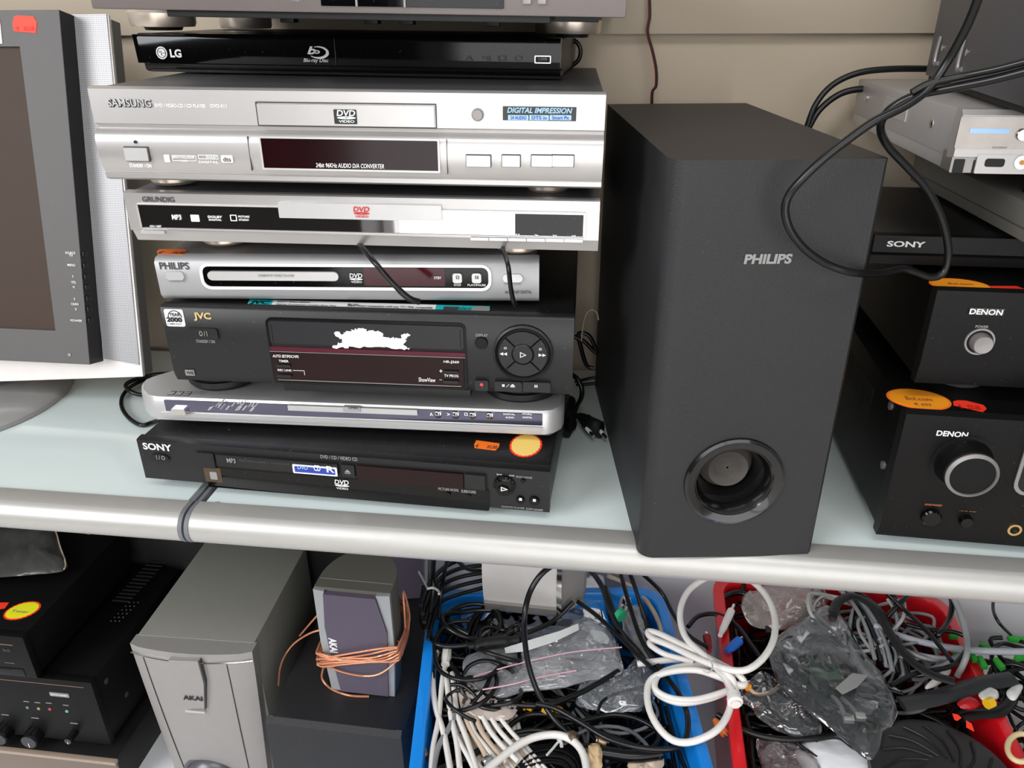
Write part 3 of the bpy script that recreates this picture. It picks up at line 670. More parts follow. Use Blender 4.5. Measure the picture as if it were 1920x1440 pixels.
d.txt('HIGH', 546, -6, 566, 3, 'ink_grey')

# ------------------------------------------------------------------ subwoofer
d = Dev('subwoofer', 'tall matte black subwoofer with a round port, standing beside the player stack', 'speaker', (0, 0, 0), .14)
W, D, H = .160, .366, .360; r = .014
pl = [(W, D), (0, D)] + [(r+r*math.cos(math.radians(a)), r+r*math.sin(math.radians(a))) for a in range(180, 271, 10)] + [(W-.003, 0), (W, .003)]
q = MB(); n = len(pl)
px, pz = d.f(1376, 903); x_, z_ = px, pz
V = [[q.bm.verts.new((p[0], p[1], z)) for p in pl] for z in (0, H)]
q.bm.faces.new(V[0]); q.bm.faces.new(V[1])
fi = None
for i in range(n):
    a, b = i, (i+1) % n
    if abs(pl[a][1]) < 1e-6 and abs(pl[b][1]) < 1e-6: fi = (a, b); continue
    q.bm.faces.new((V[0][a], V[0][b], V[1][b], V[1][a]))
# front face with a round hole for the port
a, b = fi; cx, cz, R = px, pz, .0335; seg = 32
hole = [q.bm.verts.new((cx+R*math.cos(2*math.pi*i/seg), 0, cz+R*math.sin(2*math.pi*i/seg))) for i in range(seg)]
outer = [V[0][a], V[0][b], V[1][b], V[1][a]]
tri = tessellate_polygon([[Vector((v.co.x, v.co.z, 0)) for v in outer], [Vector((v.co.x, v.co.z, 0)) for v in hole]])
allv = outer+hole
for t in tri: q.bm.faces.new([allv[i] for i in t])
d.add('cabinet', q, 'subwoofer_vinyl', sharp=40)
pr = d.add('port', MB().lathe([(.0445, 0), (.0440, -.0022), (.0415, -.0035), (.0395, -.003), (.035, -.0015), (.031, .004), (.0265, .016), (.0255, .030), (.0255, .10), (.001, .10)], (cx, 0, cz), 'y', 56, cap=False), 'port_black')
d.add('port_lining', MB().lathe([(.0250, .034), (.018, .022), (.010, .028), (.001, .025)], (cx+.001, 0, cz-.001), 'y', 26, cap=False), 'foam_grey', pr)
d.txt('PHILIPS', 1396, 476, 1483, 494, 'ink_grey', bold=.045, shear=.08)

# ------------------------------------------------------------------ right hand stack
d = Dev('amplifier', 'black integrated amplifier with a big volume knob, lowest beside the subwoofer', 'amplifier', (.221, .043, .012), -.03)
W, D, H = .434, .33, .133
d.add('housing', MB().box(.003, W-.003, .012, D, .001, H-.006, .0015), 'amp_black')
d.add('front_panel', MB().prism([(.014, H-.005), (.006, H), (0, H-.003), (-.001, .012), (.003, .0), (.014, .0)], 'x', 0, W), 'amp_black')
for x in (.05, .38):
    for y in (.05, .28): d.add('foot', MB().lathe([(.022, -.012), (.024, .002)], (x, y, 0), 'z', 28), 'soft_black')
for k in range(7): d.add('side_vent', MB().box(-.0004+.003, .0036, .10+k*.02, .112+k*.02, .075, .105), 'deep_black')
for y, z in ((.03, .06), (.045, .115)): d.add('screw', MB().lathe([(.004, .003), (.004, .0005), (.001, 0)], (0, y, z), 'x', 14), 'dim_silver')
d.txt('DENON', 1757, 806, 1813, 820, bold=.03)
d.txt('INPUT SELECTOR', 1790, 825, 1841, 832, 'ink_orange')
x, z = d.f(1806, 868)
k = d.add('selector_knob', MB().lathe([(.0275, 0), (.0275, -.001), (.024, -.001), (.0225, -.004), (.0215, -.020), (.0205, -.0215)], (x, 0, z), 'y', 48, cap=True), 'amp_black')
d.add('knob_rim', MB().lathe([(.0216, -.0185), (.0213, -.0215), (.0185, -.0232), (.0183, -.0215)], (x, 0, z), 'y', 48, cap=False), 'dim_silver', k)
for u, v, r in ((1744, 967, .0085), (1809, 974, .0058)): d.knob('round_button', u, v, r, 'gloss_black', .006, 0, cone=.85)
d.txt('ON/STANDBY', 1734, 943, 1766, 949, 'ink_orange'); d.txt('LOUD  PURE', 1799, 956, 1829, 962, 'ink_orange'); d.txt('PHONES', 1897, 969, 1917, 974, 'ink_orange')
x, z = d.f(1901, 992); j = d.add('headphone_jack', MB().lathe([(.0065, 0), (.006, -.002), (.004, -.002), (.0035, .004)], (x, 0, z), 'y', 28, cap=False), mat('brass', 'd6b67c', rough=.2, metal=1))
d.add('jack_hole', MB().lathe([(.0036, .0), (.0036, .001)], (x, 0, z), 'y', 20), 'deep_black', j)
x0, z0 = d.f(1893, 925); d.add('volume_surround', MB().ring(rr(x0, x0+.09, z0, z0+.085, .012), rr(x0+.003, x0+.087, z0+.003, z0+.082, .010), -.002, 0), 'dim_silver')
d.add('volume_recess', MB().prism(rr(x0+.003, x0+.087, z0+.003, z0+.082, .010), 'y', -.0008, 0), 'deep_black')
d.add('volume_knob', MB().lathe([(.036, 0), (.034, -.024), (.032, -.026)], (x0+.046, 0, z0+.042), 'y', 48), 'amp_black')
zt = H-.006
def oval_top(d, u, v, rx, ry, z, rot=0., m='tag_amber', rim='tag_orange', texts=(), lab='orange oval price sticker'):
    x, y = d.t(u, v, z); s = d.add('price_sticker', MB().prism(wobble_oval(x, y, rx, ry, 40, .0, rot), 'z', z, z+.0004), rim, label=lab)
    d.add('sticker_face', MB().prism(wobble_oval(x, y, rx*.93, ry*.91, 40, .01, rot), 'z', z+.0004, z+.0007), m, s)
    return s
oval_top(d, 1722, 749, .027, .021, zt, -.1); d.toptxt('Bol.com', 1695, 743, 1750, 753, zt+.0008, 'ink_orange'); d.toptxt('€ 699', 1712, 755, 1748, 762, zt+.0008, 'ink_orange')
s = d.top('price_tag', [(1787, 753), (1796, 751), (1812, 752), (1844, 760), (1850, 767), (1843, 773), (1788, 760)], zt, 'tag_red', label='red price tag'); d.toptxt('€    225,00', 1794, 758, 1842, 770, zt+.0004, 'ink_red')

d = Dev('power_amplifier', 'black power amplifier with a round power button, resting on the integrated amplifier', 'amplifier', (.233, .070, .159), -.01)
W, D, H = .434, .30, .0885
d.add('housing', MB().box(.003, W-.003, .01, D, .001, H-.003, .0015), 'amp_black')
d.add('front_panel', MB().prism([(.012, H-.002), (.005, H), (0, H-.002), (-.001, .02), (.002, .0), (.012, .0)], 'x', 0, W), 'amp_black')
for x in (.06, .38):
    for y in (.06, .26): d.add('foot', MB().lathe([(.022, -.0195), (.027, -.014), (.027, .002)], (x, y, 0), 'z', 30), 'dim_silver' if y < .1 else 'soft_black', label='round metal foot')
p = d.add('logo_plate', MB().box(d.f(1818, 577)[0], d.f(1880, 590)[0], -.0012, .0, d.f(1880, 591)[1], d.f(1818, 576)[1]), 'ink_dark')
d.txt('DENON', 1819, 578, 1878, 591, bold=.03, y=-.0012)
d.txt('POWER', 1829, 609, 1852, 615, 'ink_grey'); d.txt('_ ON   OFF', 1808, 664, 1845, 669, 'ink_grey')
x, z = d.f(1836, 640); s = d.add('button_ring', MB().lathe([(.0125, 0), (.012, -.0015), (.0105, -.0015), (.010, .001)], (x, 0, z), 'y', 36, cap=False), 'dim_silver')
d.add('power_button', MB().lathe([(.0085, 0), (.0085, -.008), (.0075, -.0095), (.001, -.009)], (x, 0, z), 'y', 32), 'dim_silver')
zt = H-.003
oval_top(d, 1799, 535, .024, .018, zt, -.1); d.toptxt('Bol.com', 1776, 530, 1826, 535, zt+.0008, 'ink_orange'); d.toptxt('€ 449', 1785, 537, 1815, 541, zt+.0008, 'ink_orange')
d.top('price_tag', [(1856, 537), (1906, 537), (1922, 543), (1925, 550), (1872, 549)], zt, 'tag_red', label='red price tag')

d = Dev('disc_player', 'flat black disc player resting on the power amplifier beside the subwoofer', 'disc player', (.190, .117, .2505), -.01)
W, D, H = .43, .21, .029
d.add('housing', MB().box(.002, W-.002, .008, D, .001, H, .001), 'lid_black')
d.add('front_panel', MB().prism([(.010, H), (0, H-.0008), (-.0005, .0135), (.004, .0125), (.002, .010), (.003, .002), (.010, .0)], 'x', 0, W), 'amp_black', sharp=20)
for x in (.05, .38):
    for y in (.06, .18): d.add('foot', MB().lathe([(.012, -.0065), (.013, .002)], (x, y, 0), 'z', 24), 'soft_black')
d.txt('SONY', 1664, 451, 1733, 464, bold=.03)

d = Dev('receiver', 'grey metal box under the silver recorder, partly in shade', 'receiver', (.3005, .0, .2835), .03)
W, D, H = .40, .345, .0305
d.add('housing', MB().box(0, W, 0, D, 0, H, .001), mat('box_grey', '6e6c66', rough=.6, metal=.2))
d.add('seam', MB().box(-.0006, .002, 0, D, .010, .0106), 'ink_dark')
for y in (.05, .26): d.add('foot', MB().lathe([(.016, -.004), (.018, .002)], (.06, y, 0), 'z', 24), 'soft_black'); d.add('foot', MB().lathe([(.016, -.004), (.018, .002)], (.34, y, 0), 'z', 24), 'soft_black')

d = Dev('disc_recorder', 'silver disc recorder with a mirrored display and a front socket, under the dark metal case', 'disc recorder', (.2275, .087, .3375), .0)
W, D, H = .40, .305, .0485
sil = mat('case_silver', 'b0acaa', rough=.4, metal=.4, noise=.04)
d.add('base_plate', MB().box(.004, W, .02, D+.005, 0, .0115, .002), 'light_silver')
d.add('housing', MB().box(.002, W, .012, D, .0112, H, .002), sil)
d.add('front_panel', MB().prism([(.014, H+.001), (.004, H+.001), (0, H-.003), (0, .014), (.008, .012), (.014, .012)], 'x', .0, W), sil)
for x in (.1, .34):
    for y in (.05, .26): d.add('foot', MB().lathe([(.016, -.0235), (.018, .002)], (x, y, 0), 'z', 24), 'soft_black')
for y, z in ((.265, .032), (.065, .031)): 
    s = d.add('screw', MB().lathe([(.004, .003), (.004, -.0008), (.001, -.0012)], (.002, y, z), 'x', 14), 'chrome')
d.add('side_vent', MB().prism([(.13, .024), (.20, .024), (.20, .040), (.13, .040)], 'x', .0012, .0035), 'light_silver')
dp = d.rect('display', 1802, 218, 1990, 280, mat('display_mirror', '8d8782', rough=.22, metal=.6, noise=.35, nscale=30), .001, 0, .001)
d.rect('display_band', 1818, 240, 1890, 250, 'badge_cyan', .0014, 0, .0004, parent=dp)
d.knob('button', 1915, 252, .0045, 'chrome', .004)
d.txt('DV INPUT', 1862, 275, 1888, 279, 'ink_grey', y=-.001)
d.rect('lower_front', 1788, 285, 2000, 327, 'dim_silver', .0, .02, .001, y=.002)
sp = d.rect('socket_panel', 1834, 289, 2000, 328, sil, .0005, .012, .001, y=.0, label='pale socket panel')
po = d.rect('port', 1848, 297, 1881, 313, 'deep_black', .0008, 0, .002)
x, z = d.f(1914, 304); d.add('av_socket', MB().lathe([(.0055, 0), (.0055, -.002), (.0045, -.002)], (x, 0, z), 'y', 26), 'sticker_white'); d.add('socket_core', MB().lathe([(.0018, -.002), (.0018, -.0028)], (x, 0, z), 'y', 14), mat('socket_gold', '9a6a30', rough=.3, metal=.8))
d.rect('slot', 1790, 298, 1804, 324, 'deep_black', .0005, .01, .001, y=.002); d.rect('slot', 1826, 300, 1833, 325, 'deep_black', .0005, .01, .0006, y=.002)

d = Dev('metal_case', 'dark grey steel computer case resting on the silver recorder', 'computer', (.2466, .032, .3945), -.105)
W, D, H = .36, .30, .20
d.add('side_panel', MB().box(0, W, 0, D, 0, H, .001), mat('case_steel', '56565a', rough=.5, metal=.35, noise=.05))
for y in (.04, .25): d.add('foot', MB().box(.01, .03, y, y+.03, -.0075, .001, .001), 'deep_black'); d.add('foot', MB().box(.3, .32, y, y+.03, -.0075, .001, .001), 'deep_black')
d.add('base_trim', MB().box(.003, W-.003, .003, D-.003, -.005, .001), 'deep_black')
for y in (.268, .185):
    o = d.add('handle_dent', MB().tube([(-.0006, y-.012, .014), (-.0012, y-.002, .013), (-.0014, y, .022), (-.0006, y-.001, .038)], .0022, 8), 'dim_silver')
    d.add('screw', MB().lathe([(.003, .001), (.003, -.0008)], (0, y-.014, .028), 'x', 12), 'chrome')

# ------------------------------------------------------------------ television
d = Dev('television', 'silver flat television with dark bezel and perforated speaker panel, on a round foot', 'television', (-.659, .200, .074), .003, 0, .25)
c0 = d.f(168, 684)
H = .40
tv = lambda u, v, y=0.: d.f(u, v, y)
xr = tv(168, 684)[0]
d.add('bezel', MB().ring([(-.42, 0), (xr, 0), (xr, H), (-.42, H)], [(-.40, tv(60, 617)[1]), (tv(104, 620)[0], tv(104, 620)[1]), (tv(37, 87)[0], tv(37, 87)[1]), (-.40, tv(37, 87)[1])], -.0, .026), 'tv_bezel')
d.add('screen', MB().box(-.41, tv(104, 620)[0]+.003, .004, .012, .02, H-.02), 'tv_screen')
# silver frame: lies behind the bezel, reaches out beside and below it
ys = .026
P = [(-.50, .0)]
pb = [tv(0, 715, ys), tv(60, 713, ys), tv(268, 706, ys), tv(203, 28, ys)]
fx = pb[2][0]
out = [(-.50, pb[0][1]-.012), (pb[0][0], pb[0][1]), (pb[1][0], pb[1][1]), (pb[2][0], pb[2][1]), (pb[3][0], pb[3][1]), (-.50, pb[3][1])]
d.add('frame', MB().prism(out, 'y', ys, ys+.004), 'tv_silver')
d.add('back_shell', MB().prism([(-.50, pb[0][1]), (pb[2][0]+.001, pb[2][1]+.002), (pb[3][0]+.001, pb[3][1]-.004), (-.50, pb[3][1]-.004)], 'y', ys+.004, ys+.020), mat('tv_back', '5a5a58', rough=.5))
gp = [tv(124, 28, ys), tv(201, 27, ys), tv(262, 684, ys), tv(196, 672, ys)]
gm = bpy.data.materials.new('speaker_cloth'); gm.use_nodes = True; nt = gm.node_tree; bs = nt.nodes['Principled BSDF']; bs.inputs['Roughness'].default_value = .45; bs.inputs['Metallic'].default_value = .3
tcn = nt.nodes.new('ShaderNodeTexCoord'); vo = nt.nodes.new('ShaderNodeTexVoronoi'); vo.inputs['Scale'].default_value = 480; vo.inputs['Randomness'].default_value = 0
nt.links.new(tcn.outputs['Object'], vo.inputs['Vector']); ra = nt.nodes.new('ShaderNodeValToRGB'); ra.color_ramp.elements[0].position = .28; ra.color_ramp.elements[0].color = lin('5c5b5e'); ra.color_ramp.elements[1].position = .42; ra.color_ramp.elements[1].color = lin('a8a7a9')
nt.links.new(vo.outputs['Distance'], ra.inputs[0]); nt.links.new(ra.outputs[0], bs.inputs['Base Color'])
d.add('speaker_grille', MB().prism(gp, 'y', ys-.0015, ys), gm, label='perforated silver speaker panel')
for v in (477, 499, 520, 540, 561, 581, 602):
    u = 128+(v-20)*.0795+17; x, z = tv(u, v, .004); d.add('side_button', MB().box(xr-.001, xr+.003, .002, .010, z-.003, z+.003, .001), 'soft_black')
d.add('bezel_edge', MB().box(xr-.002, xr+.0005, .0002, .0265, .0005, H-.0005), 'soft_black')
for t, u, v, w in (('SOURCE', 123, 474, 19), ('TV', 130, 479, 8), ('MENU', 127, 497, 15), ('>', 136, 518, 3), ('VOL', 134, 529, 10), ('<', 137, 538, 4), ('^', 139, 560, 3), ('CHAN', 134, 570, 14), ('v', 141, 580, 4), ('POWER', 133, 601, 22)):
    d.txt(t, u, v-2.5, u+w, v+2.5, 'ink_white')
d.knob('lamp', 131, 665, .0022, 'dim_silver', .001)
s = d.add('price_tag', MB().prism([tv(u, v) for u, v in ((27, 31), (32, 29), (63, 31), (70, 42), (68, 62), (27, 59), (24, 45))], 'y', -.0006, 0), 'tag_red', label='red price tag')
d.txt('€   35,00', 29, 49, 64, 58, 'ink_red', y=-.0006)
d.add('badge', MB().box(tv(0, 35)[0]-.02, tv(5, 80)[0], -.001, 0, tv(5, 82)[1], tv(5, 35)[1]), 'tv_silver')
inv = d.i
# foot: disc on the shelf, neck rising to the shell
ft = MB().lathe([(.142, .001), (.141, .006), (.136, .010), (.10, .0125), (.001, .0135)], (-.888, .225, 0), 'z', 72)
for v in ft.bm.verts: v.co = inv @ v.co
d.add('foot', ft, mat('tv_foot', '9c9a99', rough=.25, coat=.5))
nk = MB().box(-.94, -.84, .235, .30, .010, .12, .004)
for v in nk.bm.verts: v.co = inv @ v.co
d.add('neck', nk, 'dim_silver')
# ------------------------------------------------------------------ cords on and around the glass shelf
def Z(z, *p): return [uz(a[0], a[1], a[2] if len(a) > 2 else z) for a in p]
def Yp(y, *p): return [uy(a[0], a[1], a[2] if len(a) > 2 else y) for a in p]
def cable(name, label, pts, r, m, cat='cable', group=None, flat=1., sub=6, seg=8, closed=False):
    o = obj(name, MB().tube(pts, r, seg, sub, flat, closed), m, sharp=60); return tag(o, label, cat, group)
cable('mains_cable', 'black cord looping out behind the black gloss player', Yp(.36, (1052, 84), (1075, 76), (1088, 90), (1085, 112), (1068, 124), (1050, 122)), .0024, 'cable_black', 'cord')
cable('mains_cable', 'black cord lying across the front of the narrow silver player near its display', Yp(.055, (668, 455, .10), (680, 466, .075), (705, 495), (735, 530), (765, 558), (786, 566, .060)), [.0026]*8+[.003]*4, 'cable_black', 'cord')
cable('mains_cable', 'black cord hanging over the end of the narrow silver player', Yp(.055, (938, 460, .10), (945, 472, .08), (953, 500), (957, 535), (962, 562), (966, 572, .06)), .003, 'cable_black', 'cord', flat=.7)
cable('mains_cable', 'black cord looping on the glass shelf beside the two lowest players', Z(.004, (345, 770, .006), (315, 782, .006), (285, 792), (265, 797), (243, 785), (229, 765), (229, 745), (243, 727), (262, 716), (290, 704), (330, 698)), .0026, 'cable_black', 'cord')
cable('mains_cable', 'short black cord bend under the television corner', Z(.010, (330, 730, .006), (290, 738, .006), (262, 740, .006), (242, 732), (236, 722), (250, 713), (285, 703), (320, 700)), .0028, 'cable_black', 'cord')
cable('mains_cable', 'black cord curling down beside the video recorder', [uz(1062, 700, .05), uz(1078, 706, .055), uz(1090, 725, .045), uz(1090, 745, .03), uz(1080, 765, .012), uz(1076, 780, .010)], .003, 'cable_black', 'cord')
cable('mains_cable', 'tangled black cord between the video recorder and the subwoofer', Yp(.34, (1070, 628), (1095, 640), (1110, 655), (1118, 660), (1105, 630), (1085, 626), (1090, 655), (1100, 685), (1112, 690)), .0028, 'cable_black', 'cord')
cable('mains_cable', 'two black cord runs behind the subwoofer side', Yp(.36, (1078, 716), (1095, 712), (1120, 708), (1150, 712), (1120, 718), (1080, 722)), .0022, 'cable_black', 'cord')
# strain relief sleeve and the two pin plug
s = Dev('mains_plug', 'black two pin mains plug with white pin sleeves, lying on the glass beside the subwoofer', 'plug', (0, 0, 0))
s.add('strain_relief', MB().tube(Z(.012, (1068, 752), (1066, 775), (1071, 795, .008), (1062, 815, .006)), [.008, .0085, .007, .005], 10, 5), 'soft_black')
s.add('body', MB().tube(Z(.012, (1078, 778), (1090, 783), (1098, 790), (1110, 800), (1128, 806)), [.004, .006, .008, .011, .012, .011], 12, 5, .7), 'soft_black')
for a, b in (((1100, 803), (1113, 818)), ((1124, 806), (1136, 820))):
    p, q = uz(*a, .012), uz(*b, .010)
    s.add('pin_sleeve', MB().tube([p, (p+q)/2], .0024, 12, 1), 'sticker_white'); s.add('pin', MB().tube([(p+q)/2, q], .0019, 12, 1), 'chrome')
w1 = Yp(WY-.02, (1216, -10), (1217, 30), (1213, 60), (1222, 95), (1229, 130), (1229, 160), (1222, 172), (1221, 196))
cable('loudspeaker_wire', 'thin red and black wire hanging down the wall behind the subwoofer', w1, .0011, 'wire_red', 'wire')
cable('loudspeaker_wire', 'thin black strand twisted with the red wire on the wall', [p+Vector((.0014, -.001, 0)) for p in w1], .0011, 'cable_black', 'wire')
big = Yp(-.02, (1838, -14, -.02), (1815, 45, -.01), (1780, 110, .0), (1742, 165, .0), (1700, 197, -.005), (1640, 227, -.01), (1590, 262, -.012), (1545, 297, -.014), (1505, 335, -.014), (1480, 365, -.012), (1472, 395, -.012), (1482, 432, -.012), (1510, 468, -.010), (1552, 496, -.006), (1600, 511, .0), (1650, 513, .03), (1690, 505, .05), (1715, 510, .055), (1745, 520, .058), (1768, 512, .06), (1778, 480, .06), (1774, 440, .058), (1760, 395, .055), (1735, 350, .05), (1700, 312, .045), (1668, 278, .04), (1652, 248, .03), (1655, 222, .02), (1678, 198, .015), (1720, 178, .01), (1790, 164, .0), (1860, 150, -.01), (1930, 132, -.02))
cable('audio_cable', 'long black cable looping in front of the subwoofer and the silver recorder', big, .0030, 'cable_black')
cable('audio_cable', 'second black cable running beside the looped one past the metal case', [p+Vector((.002, 0, .0055)) for p in Yp(.0, (1700, 190, .0), (1735, 172, .0), (1790, 160, -.0), (1860, 146, -.01), (1930, 128, -.02))], .0026, 'cable_black')
cable('audio_cable', 'upper black cable arching behind the subwoofer towards the metal case', Yp(.37, (1512, 240), (1530, 195), (1560, 160), (1605, 138), (1660, 130), (1735, 129), (1790, 132)), .0034, 'cable_black')
cable('audio_cable', 'lower black cable curving behind the subwoofer to the silver recorder', Yp(.372, (1516, 240), (1535, 208), (1565, 182), (1598, 169), (1650, 165)), .0036, 'cable_black')
cable('loudspeaker_wire', 'thin beige wire loop standing between recorder stack and subwoofer', Yp(.33, (1090, 640), (1095, 600), (1105, 582), (1118, 585), (1122, 600)), .0009, 'cable_beige', 'wire')

# ------------------------------------------------------------------ lower shelf: amplifiers
zb = -.54
p = uz(212, 1412, zb); xR = -.752; yF = .150
d = Dev('amplifier', 'black amplifier with knobs and small coloured lamps, lower of the two on the bottom shelf', 'amplifier', (xR-.43, yF, zb), .0)
W, D, H = .43, .255, .128
hb = d.add('housing', MB().box(.002, W-.002, .010, D, .001, H-.002, .0015), 'amp_black')
d.add('front_panel', MB().box(0, W, 0, .012, 0, H, .001), 'amp_black')
for x in (.05, .38):
    for y in (.04, .22): d.add('foot', MB().lathe([(.02, -.012), (.022, .002)], (x, y, 0), 'z', 24), 'soft_black')
q = MB()
for k in range(15):
    x0, y0 = d.t(330-6.2*k, 1036+6.6*k, H-.002); x1, _ = d.t(330-6.2*k-34, 1036+6.6*k, H-.002)
    q.prism(rr(x1, x0, y0-.0022, y0+.0010, .0012, 3), 'z', H-.0015, H-.0008)
d.add('top_vent', q, 'ink_dark', hb)
q = MB()
for k in range(6):
    for j in range(3):
        x0, y0 = d.t(243-7*k+j*8, 1130+7*k, H-.002); q.lathe([(.001, H-.0018), (.001, H-.001)], (x0, y0, 0), 'z', 8)
d.add('vent_holes', q, 'ink_grey', hb)
pl_ = d.rect('logo_plate', 93, 1297, 131, 1307, 'ink_grey', .0014, 0, .0006); d.txt('pioneer', 96, 1299, 128, 1306, 'ink_white', y=-.0014, parent=pl_)
q = MB(); a = d.f(-60, 1268); b = d.f(158, 1292); q.box(a[0], b[0], -.0006, 0, b[1]+.0028, b[1]+.0034); d.add('trim_line', q, mat('line_pink', '8f6a60', rough=.5))
for u, v, c in ((52, 1326, '5f7a5a'), (73, 1328, '9a8450'), (94, 1329, 'a84040'), (126, 1333, '6f9a88')):
    d.knob('lamp', u, v, .0025, mat('lamp_glass', c, rough=.25), .0014); x, z = d.f(u-3, v-11); d.add('dash', MB().box(x-.004, x+.005, -.0006, 0, z-.0006, z+.0006), 'ink_grey')
for u, v, r in ((12, 1368, .0135), (68, 1374, .0135), (141, 1372, .006)):
    k = d.knob('control_knob', u, v, r, 'port_black', .018, 0, cone=.86); x, z = d.f(u, v); d.add('pointer', MB().box(x-.0005, x+.0005, -.0188, -.018, z-r*.7, z-r*.1), 'ink_white', k)
    x, z = d.f(u-2, v-28 if r > .01 else v-16); d.add('dash', MB().box(x-.006, x+.006, -.0006, 0, z-.0006, z+.0006), 'ink_grey')
for y, z in ((.03, .1), (.06, .04)): d.add('screw', MB().lathe([(.0045, -.003), (.0045, .0006), (.001, .001)], (W-.002, y, z), 'x', 14), 'ink_dark')
t = Dev('plastic_tray', 'shallow brown tinted plastic tray under the lower black amplifier', 'tray', (-1.2, .135, -.62))
t.add('wall', MB().box(0, .46, 0, .004, 0, .064, .001), mat('smoky_plastic', '6e5f52', rough=.12, coat=.6))
t.add('rim', MB().box(-.002, .462, -.004, .004, .060, .066, .001), mat('smoky_rim', '9c8a7a', rough=.15, coat=.6)); t.add('base', MB().box(0, .46, .004, .26, 0, .066, .001), 'smoky_plastic' if 'smoky_plastic' in M else 'soft_black')

zu = zb+.128+.010
P0 = uz(68, 1272, zu); P1 = uy(36, 1195, P0.y)
Hh = P1.z-zu
d = Dev('amplifier', 'black tape deck or tuner with reddish trim lines, resting on the knobbed amplifier', 'hi-fi component', (P0.x-.42+.002, P0.y, zu), .0)
W, D, H = .42, .25, Hh
d.add('housing', MB().box(.002, W-.002, .010, D, .001, H-.001, .0015), 'amp_black')
d.add('front_panel', MB().box(0, W, 0, .012, 0, H, .001), 'amp_black')
for x in (.05, .37):
    for y in (.04, .22): d.add('foot', MB().lathe([(.018, -.010), (.02, .002)], (x, y, 0), 'z', 24), 'soft_black')
for v in (1207, 1252):
    a, b = d.f(-60, v), d.f(24, v+3); d.add('trim_line', MB().box(a[0], b[0], -.0008, 0, b[1], b[1]+.0008), mat('line_pink', '8f6a60', rough=.5))
d.add('display_window', MB().box(.1, d.f(46, 1260)[0], -.0008, 0, d.f(46, 1268)[1], d.f(46, 1255)[1], .0003), 'gloss_black')
x, z = d.f(18, 1218); d.txt('deck', 4, 1214, 22, 1222, 'ink_dark'); d.txt('PHONES', 10, 1241, 28, 1244, 'ink_grey')
zt = H-.001
x, y = d.t(42, 1145, zt); s = d.add('price_sticker', MB().prism(wobble_oval(x, y, .024, .0185, 44, .014, .5), 'z', zt, zt+.0005), 'tag_red', label='yellow oval sticker with a red scalloped rim')
d.add('sticker_face', MB().prism(wobble_oval(x, y, .0215, .016, 44, .02, .5), 'z', zt+.0005, zt+.0008), 'tag_yellow', s); d.toptxt('Tuner', 24, 1143, 52, 1150, zt+.0009, 'ink_grey')
d.top('price_tag', [(-30, 1130), (17, 1130), (9, 1141), (-30, 1146)], zt, 'tag_red', label='red price tag')
q = MB()
for a in (((160, 1001), (172, 996), (168, 1003)), ((172, 994), (184, 989), (178, 1000))): q.prism([d.t(u, v, zt) for u, v in a], 'z', zt, zt+.0004)
d.add('scrape_mark', q, 'ink_grey')

import mathutils.noise as mn
def pillow(outline, z, th, rings=14, n=72, wr=.004, sc=25., seed=0., base=None, inv=None):
    """closed soft body: outline is a list of world points around its rim"""
    O = smooth(outline, 6, True); L = len(O); O = [O[int(i*L/n)] for i in range(n)]
    c = sum(O, Vector())/n; q = MB(); top, bot = [], []
    for s_, arr in ((1, top), (-1, bot)):
        for k in range(rings+1):
            f = 1-k/rings; row = []
            for p in O:
                v = c+(p-c)*f; hgt = th*(1-f**2.2)**.6
                w = mn.fractal(Vector((v.x*sc+seed, v.y*sc, s_*3.+seed)), .8, 2.2, 4) * wr + abs(mn.noise(Vector((v.x*sc*2.3+seed, v.y*sc*1.4, 7))))*wr*.9
                row.append(q.bm.verts.new((v.x + mn.noise(v*sc*1.5+Vector((seed, 3, 1)))*wr*.8, v.y + mn.noise(v*sc*1.5+Vector((9, seed, 5)))*wr*.8, v.z + s_*hgt*(.5 if s_ > 0 else .5) + w*(1 if k else .4))))
            arr.append(row)
    for arr in (top, bot):
        for a, b in zip(arr, arr[1:]):
            for i in range(n): q.bm.faces.new((a[i], a[(i+1) % n], b[(i+1) % n], b[i]))
    for i in range(n): q.bm.faces.new((top[0][i], top[0][(i+1) % n], bot[0][(i+1) % n], bot[0][i]))
    bmesh.ops.remove_doubles(q.bm, verts=q.bm.verts, dist=.00002)
    return q
zp = zu+Hh+.012
pc = pillow(Z(zp, (-60, 985), (0, 980), (60, 974), (94, 976), (104, 992), (112, 1020), (124, 1055), (122, 1066), (108, 1073), (60, 1078), (0, 1081), (-60, 1084)), zp, .018, wr=.004, sc=14)
po = Dev('vinyl_pouch', 'crumpled dark vinyl pouch lying on the upper black component', 'pouch', tuple(uz(30, 1030, zp)))
o = obj('pouch_body', pc, mat('vinyl', '4c4c4a', rough=.3, noise=.2, bump=.4, bscale=120), None, 70); o.data.transform(po.i); o.parent = po.e
sm = MB().tube(Z(zp+.004, (96, 980), (106, 1000), (112, 1022), (123, 1055), (120, 1067)), .0012, 6, 5); sm.bm.transform(po.i)
po.add('worn_seam', sm, 'cable_beige', label='worn pale seam')

